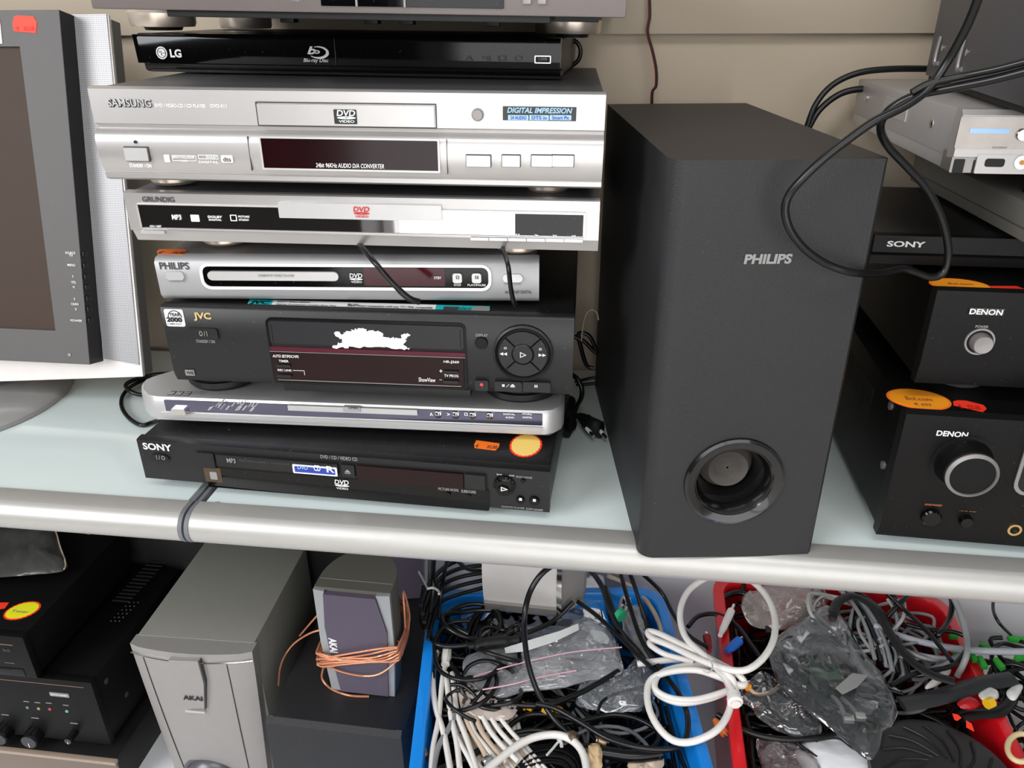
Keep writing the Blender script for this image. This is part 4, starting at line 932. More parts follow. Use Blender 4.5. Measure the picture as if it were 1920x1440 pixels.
# ------------------------------------------------------------------ grey subwoofer on the lower shelf
p0, p1 = uz(240, 1208, -.335), uz(470, 1224, -.335)
d = Dev('subwoofer', 'grey plastic subwoofer with a curved front and round dome, on the lower shelf', 'speaker', (p0.x, p0.y, -.62), math.atan2(p1.y-p0.y, p1.x-p0.x))
W, H, D = (p1-p0).length, .285, .235
gs = mat('warm_silver', '989491', rough=.42, metal=.3, noise=.03); gt = mat('grey_vinyl', '807e77', rough=.6, noise=.04, bump=.1)
d.add('cabinet', MB().box(.003, W-.003, .02, D, 0, H-.001, .001), gt)
q = MB(); rows = []
for k in range(9):
    z = H-.002-(H-.004)*k/8; ins = .016*(k/8)**1.2; bul = .010+.004*math.sin(k/8*3)
    row = [(ins, .022, z)]
    for i in range(13):
        t = i/12; row.append((ins+(W-2*ins)*t, -bul*math.sin(math.pi*t)**.8+.002 if 0 < i < 12 else .004, z))
    row.append((W-ins, .022, z)); rows.append([q.bm.verts.new(v) for v in row])
for a, b in zip(rows, rows[1:]):
    for i in range(len(a)-1): q.bm.faces.new((a[i], a[i+1], b[i+1], b[i]))
q.bm.faces.new(rows[0]); q.bm.faces.new(rows[-1])
fp = d.add('front_panel', q, gs, sharp=30)
q = MB(); A = [Vector((W*t, -.0115*math.sin(math.pi*t)**.8+.0015, H-.016)) for t in [i/14 for i in range(0, 15)]]
d.add('top_ridge', MB().tube(A, .0012, 6, 2), 'chrome', fp)
for t0 in (.11, .80):
    L = []
    for k in range(9):
        f = k/8; ins = .016*f**1.2; bul = .010+.004*math.sin(f*3); t = t0+(.05*f if t0 > .5 else .05*f)
        L.append(Vector((ins+(W-2*ins)*t, -bul*math.sin(math.pi*t)**.8+.0016, H-.02-(H-.03)*f)))
    d.add('panel_joint', MB().tube(L, .0007, 6, 2), 'ink_black', fp)
x0, z1 = d.f(316, 1238, -.011); x1, z0 = d.f(386, 1334, -.012)
P_ = lambda *a: [d.f(u, v, -.0145) for u, v in a]
st = d.add('badge_strip', MB().prism(P_((316, 1238), (372, 1240), (383, 1280), (384, 1328), (348, 1330), (340, 1300), (322, 1262)), 'y', -.0145, -.008), gs); d.add('badge_edge', MB().prism(P_((371, 1240), (374, 1240), (385, 1280), (386, 1330), (383.5, 1330), (382, 1281)), 'y', -.0152, -.008), 'ink_dark', st)
x0, z0 = d.f(348, 1330, -.0145); x1 = d.f(384, 1330, -.0145)[0]; x0 -= .021; x1 += .004
d.txt('AKAI', 342, 1303, 381, 1314, 'ink_black', y=-.0148, bold=.04, parent=st)
d.add('shelf_ledge', MB().box(x0+.021, x1-.004, -.0165, -.010, z0-.004, z0, .0005), 'light_silver', st)
x, z = d.f(397, 1462, -.012); d.add('dome', MB().lathe([(.046, 0.002), (.042, 0), (.040, -.006), (.034, -.012), (.024, -.017), (.012, -.0195), (.001, -.020)], (x, -.010, z), 'y', 40), mat('dome_grey', '5c5c60', rough=.3, metal=.3))

# ------------------------------------------------------------------ black box speaker and the two small satellites
p0, p1 = uz(495, 1350, -.40), uz(752, 1380, -.40)
d = Dev('speaker_box', 'black wooden speaker box carrying the small satellite speakers, beside the blue crate', 'speaker', (p0.x, p0.y, -.62), math.atan2(p1.y-p0.y, p1.x-p0.x))
W, H, D = (p1-p0).length, .22, .28
d.add('cabinet', MB().box(0, W, 0, D, 0, H-.006, .001), 'subwoofer_vinyl')
d.add('top_panel', MB().prism([(0, H-.006), (.010, H), (W-.010, H), (W, H-.006)], 'y', .008, D), 'subwoofer_vinyl'); d.add('front_bevel', MB().prism([(0, H-.006), (.009, H-.0002), (.009, H-.006)], 'x', .001, W-.001), 'subwoofer_vinyl')
cloth = mat('violet_cloth', '544c5a', rough=.95, bump=.4, bscale=1500); sg = mat('satellite_grey', '96989a', rough=.5, metal=.2); dk = mat('satellite_dark', '5a584f', rough=.6)
def satellite(label, loc, yaw, W, H, word):
    d = Dev('satellite_speaker', label, 'speaker', loc, yaw, group=None)
    n = 20; pl = [(0, .0), (W, .0), (W, .02)] + [(W/2+W/2*math.cos(math.radians(a)), .02+W*.62*math.sin(math.radians(a))) for a in range(10, 180, 10)] + [(0, .02)]
    q = MB(); cx = W/2
    V = [[q.bm.verts.new((cx+(p[0]-cx)*s_, p[1], z)) for p in pl] for s_, z in ((.88, 0), (1., H*.55), (1., H))]
    for a, b in zip(V, V[1:]):
        for i in range(len(pl)): q.bm.faces.new((a[i], a[(i+1) % len(pl)], b[(i+1) % len(pl)], b[i]))
    q.bm.faces.new(V[0]); q.bm.faces.new(V[-1]); cab = d.add('cabinet', q, dk, sharp=50)
    d.add('top_line', MB().box(.002, W-.002, .0165, .0172, H, H+.0004), 'ink_grey', cab)
    hz = [(.14*W, H*.97), (.82*W, H*.97), (.93*W, H*.66), (.91*W, H*.45), (.86*W, .003), (.20*W, .003), (.12*W, H*.45), (.10*W, H*.66)]
    d.add('grille', MB().prism(hz, 'y', -.008, .0), cloth, label='violet grey cloth grille')
    d.add('wing', MB().prism([(0, H*.995), (.14*W, H*.985), (.10*W, H*.66), (.12*W, H*.45), (.20*W, .001), (.06*W, .001), (.0, H*.5)], 'y', -.005, .001), sg, label='pale grey side wing')
    d.add('wing', MB().prism([(W, H*.995), (.82*W, H*.985), (.93*W, H*.66), (.91*W, H*.45), (.86*W, .001), (.94*W, .001), (W, H*.5)], 'y', -.005, .001), sg, label='pale grey side wing')
    if word: d.add('lettering', MB().text(word, -.026, 0, 0, .011, tf=lambda x, c, dd: (W*.13+c, -.0085, H*.56-x-.026+.0), bold=.04), 'ink_white')
    return d
p0, p1 = uz(625, 1289, -.40), uz(742, 1302, -.40); yaw = math.atan2(p1.y-p0.y, p1.x-p0.x); Wt = (p1-p0).length/.88
top = uy(660, 1106, (p0.y+p1.y)/2); SH = top.z+.40
sat = satellite('grey satellite speaker wrapped in copper wire, standing on the black speaker box', (p0.x-.06*Wt, p0.y, -.3995), yaw, Wt, SH, 'AKAI')
p2 = uz(792, 1150, -.40)
satellite('second grey satellite speaker, standing behind the wire-wrapped one', (p2.x-Wt*.97+.004, p2.y+.02, -.3995), .22, Wt, SH, None)
q = MB(); cy = .02; random.seed(11)
for k in range(9):
    L = []; z0 = SH*.36+.0042*(k % 6)+.002*random.random(); tl = .16+.1*random.random(); e = .004+.0022*(k//3)+.0015*random.random()
    for i in range(28):
        a = 2*math.pi*i/28; x = Wt/2+(Wt/2+e)*math.copysign(abs(math.cos(a))**.7, math.cos(a)); sy = math.sin(a)
        y = (-.010-e*.8)*abs(sy)**.5 if sy < 0 else (.02+(Wt*.62+e)*sy)
        if sy >= 0: y = y*1. - .0
        L.append((x, y, z0+tl*(x-Wt/2)+.003*math.sin(a*3+k)))
    q.tube(L, .0014, 6, 3, closed=True)
q.bm.transform(sat.m)
q.tube([sat.m @ Vector(v) for v in ((Wt, .01, SH*.5), (Wt+.008, -.0, SH*.42), (Wt*.8, -.018, SH*.30), (Wt*.4, -.016, SH*.26), (.0, -.008, SH*.29), (-.005, .0, SH*.36))], .0014, 6, 6)
q.tube(Z(-.398, (607, 1250, -.36), (604, 1272, -.39), (622, 1292), (655, 1304), (692, 1306)), .0016, 6, 6)
q.tube(Z(-.36, (606, 1142, -.30), (585, 1165, -.33), (562, 1192, -.37)), .0014, 6, 6)
q.tube(Z(-.36, (606, 1180, -.33), (580, 1188, -.34), (548, 1210, -.37), (527, 1245, -.40), (522, 1285, -.44)), .0014, 6, 6)
q.tube([sat.m @ Vector(v) for v in ((Wt+.005, .03, SH*.45), (Wt+.010, .02, SH*.70), (Wt+.006, .035, SH*.86), (Wt+.010, .04, SH*.6), (Wt+.006, .03, SH*.42))], .0014, 6, 6)
tag(obj('loudspeaker_wire', q, 'copper_wire', sharp=60), 'clear copper coloured wire wound many times around the front satellite speaker', 'wire')

# ------------------------------------------------------------------ crates
def crate(name, label, loc, yaw, W, D, H, m, mi):
    d = Dev(name, label, 'crate', loc, yaw)
    def loop(i, z, r): return [(x, y, z) for x, y in rr(i, W-i, i, D-i, r, 6)]
    L = [loop(.030, 0, .03), loop(.012, H-.035, .035), loop(.012, H-.012, .035), loop(.0, H-.012, .04), loop(-.0, H-.002, .04), loop(.003, H, .04), loop(.014, H, .035), loop(.016, H-.004, .033), loop(.034, .004, .028)]
    q = MB(); V = [[q.bm.verts.new(v) for v in l] for l in L]; n = len(V[0])
    for a, b in zip(V, V[1:]):
        for i in range(n): q.bm.faces.new((a[i], a[(i+1) % n], b[(i+1) % n], b[i]))
    q.bm.faces.new(V[0]); q.bm.faces.new(V[-1])
    d.add('tub', q, m, sharp=50)
    for k in (-1, 1): d.add('grip_rib', MB().box(W/2+k*.05-.002, W/2+k*.05+.002, D-.019, D-.012, H*.5, H-.015, .0005), m)
    return d
bl = crate('blue_crate', 'blue plastic crate full of black and white cables', (-.229, -.085, -.62), .14, .352, .40, .290, mat('crate_blue', '1386e2', rough=.3, coat=.3, noise=.03), 0)
rd = crate('red_crate', 'red plastic crate full of cables and clear bags', (.128, -.035, -.62), -.03, .338, .435, .292, mat('crate_red', 'd4121e', rough=.3, coat=.3, noise=.03), 0)
# ------------------------------------------------------------------ what lies in the crates
def clear_film(name, tint='e8ecf4', haze=.22, rough=.08, wr=.42):
    m = bpy.data.materials.new(name); m.use_nodes = True; nt = m.node_tree; nt.nodes.clear()
    N = nt.nodes.new; L = nt.links.new
    out = N('ShaderNodeOutputMaterial'); tr = N('ShaderNodeBsdfTransparent'); gl = N('ShaderNodeBsdfGlossy'); df = N('ShaderNodeBsdfDiffuse')
    gl.inputs['Roughness'].default_value = rough; df.inputs['Color'].default_value = lin(tint); gl.inputs['Color'].default_value = (1, 1, 1, 1)
    tc = N('ShaderNodeTexCoord'); n = N('ShaderNodeTexNoise'); n.inputs['Scale'].default_value = 12; n.inputs['Detail'].default_value = 2
    L(tc.outputs['Object'], n.inputs[0]); mxv = N('ShaderNodeMix'); mxv.data_type = 'VECTOR'; mxv.inputs[0].default_value = .06; L(tc.outputs['Object'], mxv.inputs[4]); L(n.outputs['Color'], mxv.inputs[5])
    mp = N('ShaderNodeMapping'); mp.inputs['Scale'].default_value = (1, 1.9, 1); mp.inputs['Rotation'].default_value = (0, 0, .7); L(mxv.outputs[1], mp.inputs[0])
    vo = N('ShaderNodeTexVoronoi'); vo.feature = 'F1'; vo.inputs['Scale'].default_value = 13; L(mp.outputs[0], vo.inputs['Vector'])
    bp = N('ShaderNodeBump'); bp.inputs['Strength'].default_value = wr; bp.inputs['Distance'].default_value = .012; L(vo.outputs['Distance'], bp.inputs['Height'])
    for b in (gl, df): L(bp.outputs[0], b.inputs['Normal'])
    fr = N('ShaderNodeFresnel'); fr.inputs[0].default_value = 1.5; L(bp.outputs[0], fr.inputs['Normal'])
    mu = N('ShaderNodeMath'); mu.operation = 'MULTIPLY_ADD'; mu.inputs[1].default_value = 1.6; mu.inputs[2].default_value = .02; L(fr.outputs[0], mu.inputs[0])
    m1 = N('ShaderNodeMixShader'); m1.inputs[0].default_value = haze; L(tr.outputs[0], m1.inputs[1]); L(df.outputs[0], m1.inputs[2])
    m2 = N('ShaderNodeMixShader'); L(mu.outputs[0], m2.inputs[0]); L(m1.outputs[0], m2.inputs[1]); L(gl.outputs[0], m2.inputs[2]); L(m2.outputs[0], out.inputs[0])
    return m
film = clear_film('clear_film', haze=.10); film0 = clear_film('bag_film', haze=.03); film2 = clear_film('milky_film', haze=.26, tint='eef0f6'); film3 = clear_film('thin_film', haze=.03)
def tangle(name, label, d, n, z0, z1, r, m, seed, W, D, zone=None, rad=(.03, .12), seg=6):
    rnd = random.Random(seed); q = MB(); X0, X1, Y0, Y1 = zone or (.04, W-.04, .04, D-.04)
    for k in range(n):
        cx, cy = rnd.uniform(X0, X1), rnd.uniform(Y0, Y1); R = rnd.uniform(*rad); a0 = rnd.random()*6.28; zz = rnd.uniform(z0, z1)
        L = []; steps = rnd.randint(9, 20); ec = rnd.uniform(.5, 1.); ph = rnd.random()*3.14; tx, ty = rnd.uniform(-.35, .35), rnd.uniform(-.35, .35)
        for i in range(steps):
            a = a0+i*.55; rr_ = R*(1+.15*math.sin(i*.9+ph)); x = rr_*math.cos(a); y = rr_*ec*math.sin(a)
            x, y = x*math.cos(ph)-y*math.sin(ph), x*math.sin(ph)+y*math.cos(ph)
            X = min(max(cx+x, X0-.012), X1+.012); Yy = min(max(cy+y, Y0-.012), Y1+.012)
            L.append(d.m @ Vector((X, Yy, min(max(zz+tx*x+ty*y+.006*math.sin(i+ph), z0-.02), z1+.02))))
        q.tube(L, r*rnd.uniform(.7, 1.15), seg, 4)
    o = obj(name, q, m, sharp=70); return tag(o, label, 'cable tangle', kind='stuff')
BW, BD, RW, RD = .352, .40, .338, .435
def bed(name, label, d, W, D, z, m, seed):
    q = MB(); nx, ny = 26, 30; V = []
    for j in range(ny+1):
        for i in range(nx+1):
            x = .036+(W-.072)*i/nx; y = .036+(D-.072)*j/ny; e = min(i, nx-i, j, ny-j)
            V.append(q.bm.verts.new(d.m @ Vector((x, y, z+.03*mn.fractal(Vector((x*22+seed, y*22, 0)), .8, 2, 3)-(.0 if e else .0)))))
    for j in range(ny):
        for i in range(nx): q.bm.faces.new((V[j*(nx+1)+i], V[j*(nx+1)+i+1], V[(j+1)*(nx+1)+i+1], V[(j+1)*(nx+1)+i]))
    r = bmesh.ops.extrude_face_region(q.bm, geom=list(q.bm.faces)); 
    for v in r['geom']:
        if isinstance(v, bmesh.types.BMVert): v.co.z -= .05
    o = obj(name, q, m, sharp=80); return tag(o, label, 'cables', kind='stuff')
bed('dark_filler', 'lumpy black filler darkening the gaps between the cables in the blue crate', bl, BW, BD, .13, 'cable_black', 1)  # black heaps added under the tangles to keep the gaps dark
bed('dark_filler', 'lumpy black filler darkening the gaps between the cables in the red crate', rd, RW, RD, .15, 'cable_black', 5)
tangle('cable_tangle', 'tangle of black cables filling the blue crate', bl, 80, .15, .235, .0030, 'cable_black', 21, BW, BD)
tangle('cable_tangle', 'dense black cable coils bunched at the corner of the blue crate beside the grey satellites', bl, 40, .20, .30, .0034, 'cable_black', 5, BW, BD, (.03, .12, .17, .36), (.02, .06))
tangle('cable_tangle', 'few grey cables mixed among the black ones in the blue crate', bl, 5, .20, .235, .0026, 'cable_grey', 8, BW, BD, (.04, .3, .05, .34))
tangle('cable_tangle', 'tangle of black cables filling the red crate', rd, 84, .17, .255, .0030, 'cable_black', 31, RW, RD)
tangle('cable_tangle', 'grey cables bunched in the far half of the red crate', rd, 15, .25, .295, .0026, 'cable_grey', 13, RW, RD, (.13, .29, .22, .37), (.03, .08))
tangle('cable_tangle', 'pale grey cables looping over the far rim area of the red crate', rd, 6, .265, .30, .0024, mat('cable_pale', 'b2b0ac', rough=.4), 17, RW, RD, (.14, .25, .26, .38), (.03, .07))
random.seed(5)
def multi(name, label, curves, m, cat='cable', group=None):
    q = MB()
    for pts, r in curves: q.tube(pts, r, 8, 6)
    return tag(obj(name, q, m, sharp=60), label, cat, group)

# --- blue crate: black cables one by one
BK = 'cable_black'
cable('audio_cable', 'black cable standing up in a big loop over the silver speaker', Z(-.33, (1068, 1378, -.345), (1040, 1350, -.335), (1012, 1305, -.32), (993, 1255, -.29), (984, 1200, -.25), (984, 1150, -.21), (996, 1105, -.19), (1022, 1070, -.17), (1060, 1052, -.17), (1098, 1062, -.19), (1126, 1095, -.22), (1142, 1140, -.27), (1165, 1185, -.31), (1200, 1225, -.33), (1215, 1250, -.345)), .0036, BK)
cable('audio_cable', 'black cable sweeping in a wide bow under the zip bag', Z(-.335, (795, 1100), (789, 1150), (800, 1185), (832, 1225), (868, 1275), (905, 1302), (960, 1320), (1020, 1322), (1075, 1305), (1120, 1282), (1160, 1258)), .0036, BK)
cable('audio_cable', 'black cable running from the silver speaker past the white coil and back', Z(-.32, (1155, 1040, -.28), (1168, 1090, -.29), (1185, 1150, -.30), (1208, 1210, -.31), (1245, 1262), (1278, 1310), (1290, 1350), (1284, 1388), (1258, 1404), (1200, 1402), (1140, 1385), (1085, 1352), (1040, 1328), (1005, 1320)), .0034, BK)
cable('audio_cable', 'black cable with a moulded splitter lying across the clear bag', Z(-.32, (800, 1170, -.33), (815, 1205), (850, 1212), (900, 1205), (950, 1195), (1000, 1182), (1040, 1162), (1075, 1128, -.30)), .0034, BK)
o = obj('moulded_joint', MB().tube(Z(-.315, (878, 1212), (895, 1210), (920, 1205), (945, 1202), (972, 1198)), [.004, .0075, .0085, .0085, .006], 12, 6), 'soft_black'); tag(o, 'thick black moulded joint of the cable on the clear bag', 'cable joint')
cable('audio_cable', 'black cable crossing from under the silver speaker towards the white coil', Z(-.31, (1083, 1128), (1120, 1155), (1160, 1192), (1195, 1228), (1222, 1252)), .0032, BK)
cable('audio_cable', 'thin black cable rising from the cable bunch to the shelf edge', Z(-.28, (862, 1018, -.10), (840, 1050, -.18), (832, 1080, -.26), (826, 1120, -.30), (822, 1160, -.31)), .0030, BK)
cable('audio_cable', 'black cable crossing the thin one under the shelf edge, ending at the silver speaker', Z(-.28, (838, 1018, -.10), (848, 1040, -.18), (865, 1058, -.24), (880, 1068, -.28), (902, 1070, -.30)), .0030, BK)
cable('audio_cable', 'black cable dropping straight beside the satellite speakers', Z(-.28, (822, 1018, -.10), (814, 1045, -.2), (812, 1075, -.26), (812, 1110, -.29), (806, 1150, -.31)), .0034, BK)
for k, lab in enumerate(('uppermost', 'second', 'third', 'fourth', 'lowest')):
    cable('audio_cable', f'{lab} black cable arc between the satellites and the silver speaker', Z(-.30-.004*k, (790+3*k, 1135+16*k), (802+3*k, 1100+14*k), (828, 1068+15*k), (862, 1050+16*k), (905, 1046+14*k)), .0034-.0001*k, BK)
cable('audio_cable', 'black cable descending steeply past the blue rim corner to the red crate', Z(-.30, (1165, 1042, -.22), (1200, 1072, -.26), (1240, 1110, -.3), (1262, 1150, -.31), (1290, 1190, -.31), (1330, 1215, -.33)), .0030, BK)
cable('audio_cable', 'black cable hanging in front of the blue rim corner', Z(-.30, (1162, 1040, -.2), (1182, 1078, -.25), (1198, 1125, -.29), (1212, 1170, -.32), (1214, 1205, -.34)), .0030, BK)
cable('audio_cable', 'black lead lying behind the zip bag beside the blue rim', Z(-.33, (1135, 1100), (1150, 1140), (1160, 1180), (1185, 1215), (1215, 1245), (1235, 1265)), .0030, BK)
cable('audio_cable', 'beige cable bending down inside the blue rim corner', Z(-.335, (1140, 1080, -.32), (1168, 1092), (1198, 1110), (1225, 1145), (1240, 1180), (1246, 1205, -.35)), .0034, 'cable_beige')
cable('audio_cable', 'black cable curving from the crate front edge to the metal plug', Z(-.345, (800, 1448), (850, 1430), (905, 1402), (950, 1365), (985, 1342), (1030, 1340), (1080, 1352), (1120, 1372), (1180, 1395), (1240, 1420)), .0034, BK)
cable('audio_cable', 'second black cable rising from the front edge beside the first', Z(-.345, (815, 1448), (880, 1420), (930, 1388), (975, 1372), (1020, 1370), (1075, 1385)), .0032, BK)
cable('audio_cable', 'black loop round the packed cables below the zip bag', Z(-.35, (960, 1330), (930, 1355), (945, 1380), (990, 1376), (1040, 1362), (1100, 1350), (1150, 1340), (1200, 1350), (1235, 1375), (1222, 1402), (1180, 1410)), .0030, BK)
cable('audio_cable', 'thin black cable loop beside the milky bag and the white coil', Z(-.345, (1120, 1340), (1130, 1315), (1165, 1298), (1205, 1292), (1220, 1310), (1205, 1335)), .0022, BK)
q = MB(); random.seed(9)
for k in range(9): q.tube(Z(-.355+.002*(k % 3), (965-k*1.5, 1448), (985+k*3, 1412-k*-2.5), (1020+k*1.5, 1398+k*4), (1062-k*1, 1402+k*4), (1088-k*3, 1425+k*2.5), (1092-k*3, 1450)), .0022, 6, 6)
tag(obj('cable_coil', q, BK, sharp=60), 'neat coil of thin black cable at the front of the blue crate', 'cable coil')
tag(obj('zip_tie', MB().tube(Z(-.34, (1025, 1416), (1036, 1404), (1046, 1392), (1052, 1388)), .0016, 6, 4).tube(Z(-.34, (1046, 1385), (1052, 1392), (1053, 1400)), .0022, 6, 4), 'zip_tie'), 'pale zip tie on the coiled black cable', 'zip tie')
tag(obj('zip_tie', MB().tube(Z(-.275, (785, 1072), (794, 1088), (802, 1104)), .0015, 6, 4).tube(Z(-.272, (800, 1104), (812, 1102), (822, 1108), (823, 1114)), .0018, 6, 4), 'zip_tie'), 'pale zip tie on the black cable bunch by the satellites', 'zip tie')
# --- white and beige leads along the blue crate side
G = 'pale leads standing in the blue crate'
wl = [(((820, 1222), (813, 1250), (812, 1290), (818, 1330), (832, 1375), (845, 1446)), .0038, 'cable_white', 'outermost white lead running along the blue side wall'),
      (((838, 1238), (830, 1270), (826, 1310), (822, 1350), (812, 1400), (808, 1446)), .0034, 'cable_white', 'white lead with the white plug, next to the outermost one'),
      (((836, 1262), (840, 1300), (846, 1345), (856, 1390), (862, 1440)), .0036, 'cable_white', 'third white lead from the blue side wall'),
      (((848, 1262), (852, 1300), (858, 1340), (875, 1385), (895, 1446)), .0036, 'cable_white', 'fourth white lead from the blue side wall'),
      (((862, 1290), (868, 1325), (880, 1362), (905, 1405), (925, 1446)), .0034, 'cable_beige', 'beige lead among the white ones'),
      (((880, 1350), (890, 1375), (910, 1400), (930, 1425)), .0034, 'cable_white', 'short white lead under the milky bag'),
      (((892, 1345), (905, 1375), (925, 1402), (950, 1430)), .0034, 'cable_beige', 'second beige lead, tilted beside the milky bag'),
      (((905, 1345), (920, 1372), (945, 1402), (972, 1428)), .0034, 'cable_white', 'white lead fanning out of the milky bag, first of three'),
      (((922, 1348), (938, 1372), (962, 1398)), .0032, 'cable_white', 'white lead fanning out of the milky bag, second of three'),
      (((936, 1344), (955, 1368), (975, 1390)), .0030, 'cable_white', 'white lead fanning out of the milky bag, third of three'),
      (((858, 1330), (842, 1365), (822, 1400), (812, 1446)), .0036, 'cable_grey', 'grey lead crossing over the white leads'),
      (((845, 1355), (858, 1385), (878, 1420), (890, 1446)), .0030, 'cable_white', 'thin white lead crossing under the grey one')]
for pts, r, m, lab in wl: cable('lead', lab, Z(-.338, *pts), r, m, 'cable', G)
for k in range(14): cable('lead', 'pale lead of the flat bundle in the blue crate beside the milky bag', Z(-.352-.001*(k % 2), (850+k*9, 1355-k*1), (864+k*9, 1390), (884+k*9.5, 1425), (900+k*10, 1450)), .0030, ('cable_white', 'cable_white', 'cable_beige')[k % 3], 'cable', 'flat bundle of pale leads')
tag(obj('plug', MB().tube(Z(-.333, (838, 1218), (837, 1232), (835, 1246)), [.0065, .0068, .006], 10, 4), 'cable_white'), 'white moulded plug at the head of the white lead', 'plug')
cable('network_cable', 'thick white cable arching at the front of the blue crate', Z(-.335, (900, 1455), (935, 1425), (970, 1398), (1005, 1382), (1045, 1378), (1075, 1390), (1094, 1415), (1102, 1455)), .0048, 'cable_white')
# --- the big white coil over both crates
wh = Z(-.30, (1195, 1245, -.32), (1230, 1240, -.315), (1290, 1236, -.31), (1340, 1252, -.305), (1368, 1290, -.30), (1368, 1330, -.30), (1345, 1368, -.30), (1300, 1390, -.305), (1262, 1388, -.31), (1232, 1360, -.31), (1215, 1320, -.31), (1217, 1280, -.31), (1245, 1262, -.305), (1300, 1256, -.30), (1345, 1268, -.30), (1385, 1285, -.295), (1396, 1280, -.295), (1380, 1262, -.29), (1340, 1240, -.29), (1290, 1215, -.29), (1240, 1190, -.295), (1216, 1184, -.30), (1222, 1196, -.30), (1260, 1212, -.295), (1320, 1240, -.285), (1385, 1258, -.275), (1425, 1240, -.27), (1450, 1200, -.265), (1452, 1155, -.265), (1435, 1115, -.265), (1402, 1085, -.265), (1360, 1074, -.265), (1318, 1087, -.27), (1288, 1112, -.275), (1275, 1150, -.28), (1284, 1192, -.285), (1312, 1222, -.285), (1345, 1248, -.285), (1372, 1272, -.29), (1380, 1300, -.30))
cable('network_cable', 'thick white cable tied in a loose coil draped over both crates', wh, .0043, 'cable_white', seg=10)
cable('network_cable', 'second white turn lying under the tied coil', Z(-.308, (1395, 1282), (1350, 1300), (1300, 1312), (1255, 1308), (1228, 1290), (1240, 1262), (1290, 1248), (1345, 1250), (1372, 1268)), .0040, 'cable_white')
cable('network_cable', 'third white turn, the flattest one of the coil', Z(-.312, (1225, 1270), (1232, 1300), (1275, 1318), (1330, 1310), (1375, 1290), (1392, 1278)), .0040, 'cable_white')
cable('network_cable', 'white turn with a narrow bend beside the beige cable', Z(-.303, (1300, 1240), (1250, 1228), (1220, 1210), (1222, 1202), (1250, 1208), (1300, 1228), (1350, 1256)), .0038, 'cable_white')
cable('network_cable', 'white lead ending in the rounded white plug', Z(-.293, (1330, 1240), (1352, 1262), (1368, 1285), (1375, 1302)), .0042, 'cable_white')
tag(obj('plug', MB().tube(Z(-.29, (1372, 1292), (1376, 1304), (1378, 1314), (1380, 1322)), [.005, .0085, .0095, .006], 12, 6), 'cable_white'), 'rounded white plastic plug hanging over the red rim', 'plug')
tag(obj('wire_twist', MB().tube(Z(-.272, (1325, 1228), (1333, 1240), (1336, 1252), (1328, 1262), (1318, 1258)), .0011, 6, 5), 'zip_tie'), 'thin pale tie wrapped around the white coil', 'tie')
# --- plastic bags in the blue crate
def bag(label, pts, z, th, m, wr=.006, sc=22., seed=1., name='plastic_bag'):
    q = pillow(Z(z, *pts), z, th, wr=wr, sc=sc, seed=seed); return tag(obj(name, q, m, sharp=80), label, 'plastic bag')
bag('crumpled clear bag under the silver speaker', [(880, 1110), (930, 1105), (1000, 1110), (1080, 1090), (1130, 1080), (1140, 1140), (1135, 1175), (1100, 1190), (1020, 1200), (940, 1210), (885, 1205), (865, 1170)], -.356, .03, clear_film('haze_film', 'e6e8ee', .28), .006, 22, 4)
zbag = tag(obj('zip_bag', pillow(Z(-.335, (872, 1232), (920, 1215), (1000, 1200), (1075, 1178), (1110, 1165), (1150, 1190), (1164, 1235), (1168, 1262), (1120, 1275), (1050, 1288), (980, 1300), (920, 1312), (892, 1300), (872, 1260)), -.335, .016, wr=.005, sc=24, seed=9), film2, sharp=80), 'clear zip bag with two pink closing lines, in the blue crate', 'plastic bag')
zl = [MB().tube([p+Vector((0, 0, .014)) for p in Z(-.335, *P)], .0010, 6, 6) for P in (((888, 1284), (950, 1265), (1010, 1250), (1080, 1236), (1165, 1228)), ((905, 1308), (960, 1298), (1010, 1285), (1080, 1272)))]
for q in zl: obj('zip_line', q, mat('zip_pink', 'd8a8b4', rough=.4), zbag)
bag('milky bag hanging over the pale leads in the blue crate', [(858, 1260), (880, 1285), (910, 1310), (950, 1318), (975, 1322), (962, 1345), (925, 1352), (880, 1345), (862, 1320), (855, 1290)], -.338, .012, clear_film('pinkish_film', 'e6d2c8', .5), .005, 26, 14)
bag('clear bag of dark parts between the zip bag and the white coil', [(1110, 1275), (1165, 1262), (1200, 1235), (1225, 1255), (1228, 1300), (1200, 1330), (1150, 1335), (1090, 1325), (1075, 1300)], -.35, .025, film, .008, 28, 24)
bag('greyish soft bag standing beside the zip bag and the steel plug', [(1170, 1150), (1195, 1135), (1210, 1170), (1222, 1210), (1215, 1240), (1190, 1225), (1170, 1195)], -.345, .025, clear_film('grey_film', 'b4b0ac', .6), .006, 24, 33)
tag(obj('paper_label', MB().prism([tuple(p)[:2] for p in Z(-.324, (946, 1222), (1000, 1205), (1050, 1190), (1084, 1176), (1085, 1188), (1040, 1210), (985, 1228), (948, 1232))], 'z', -.3175, -.3170), 'sticker_white'), 'white paper strip inside the zip bag', 'paper')
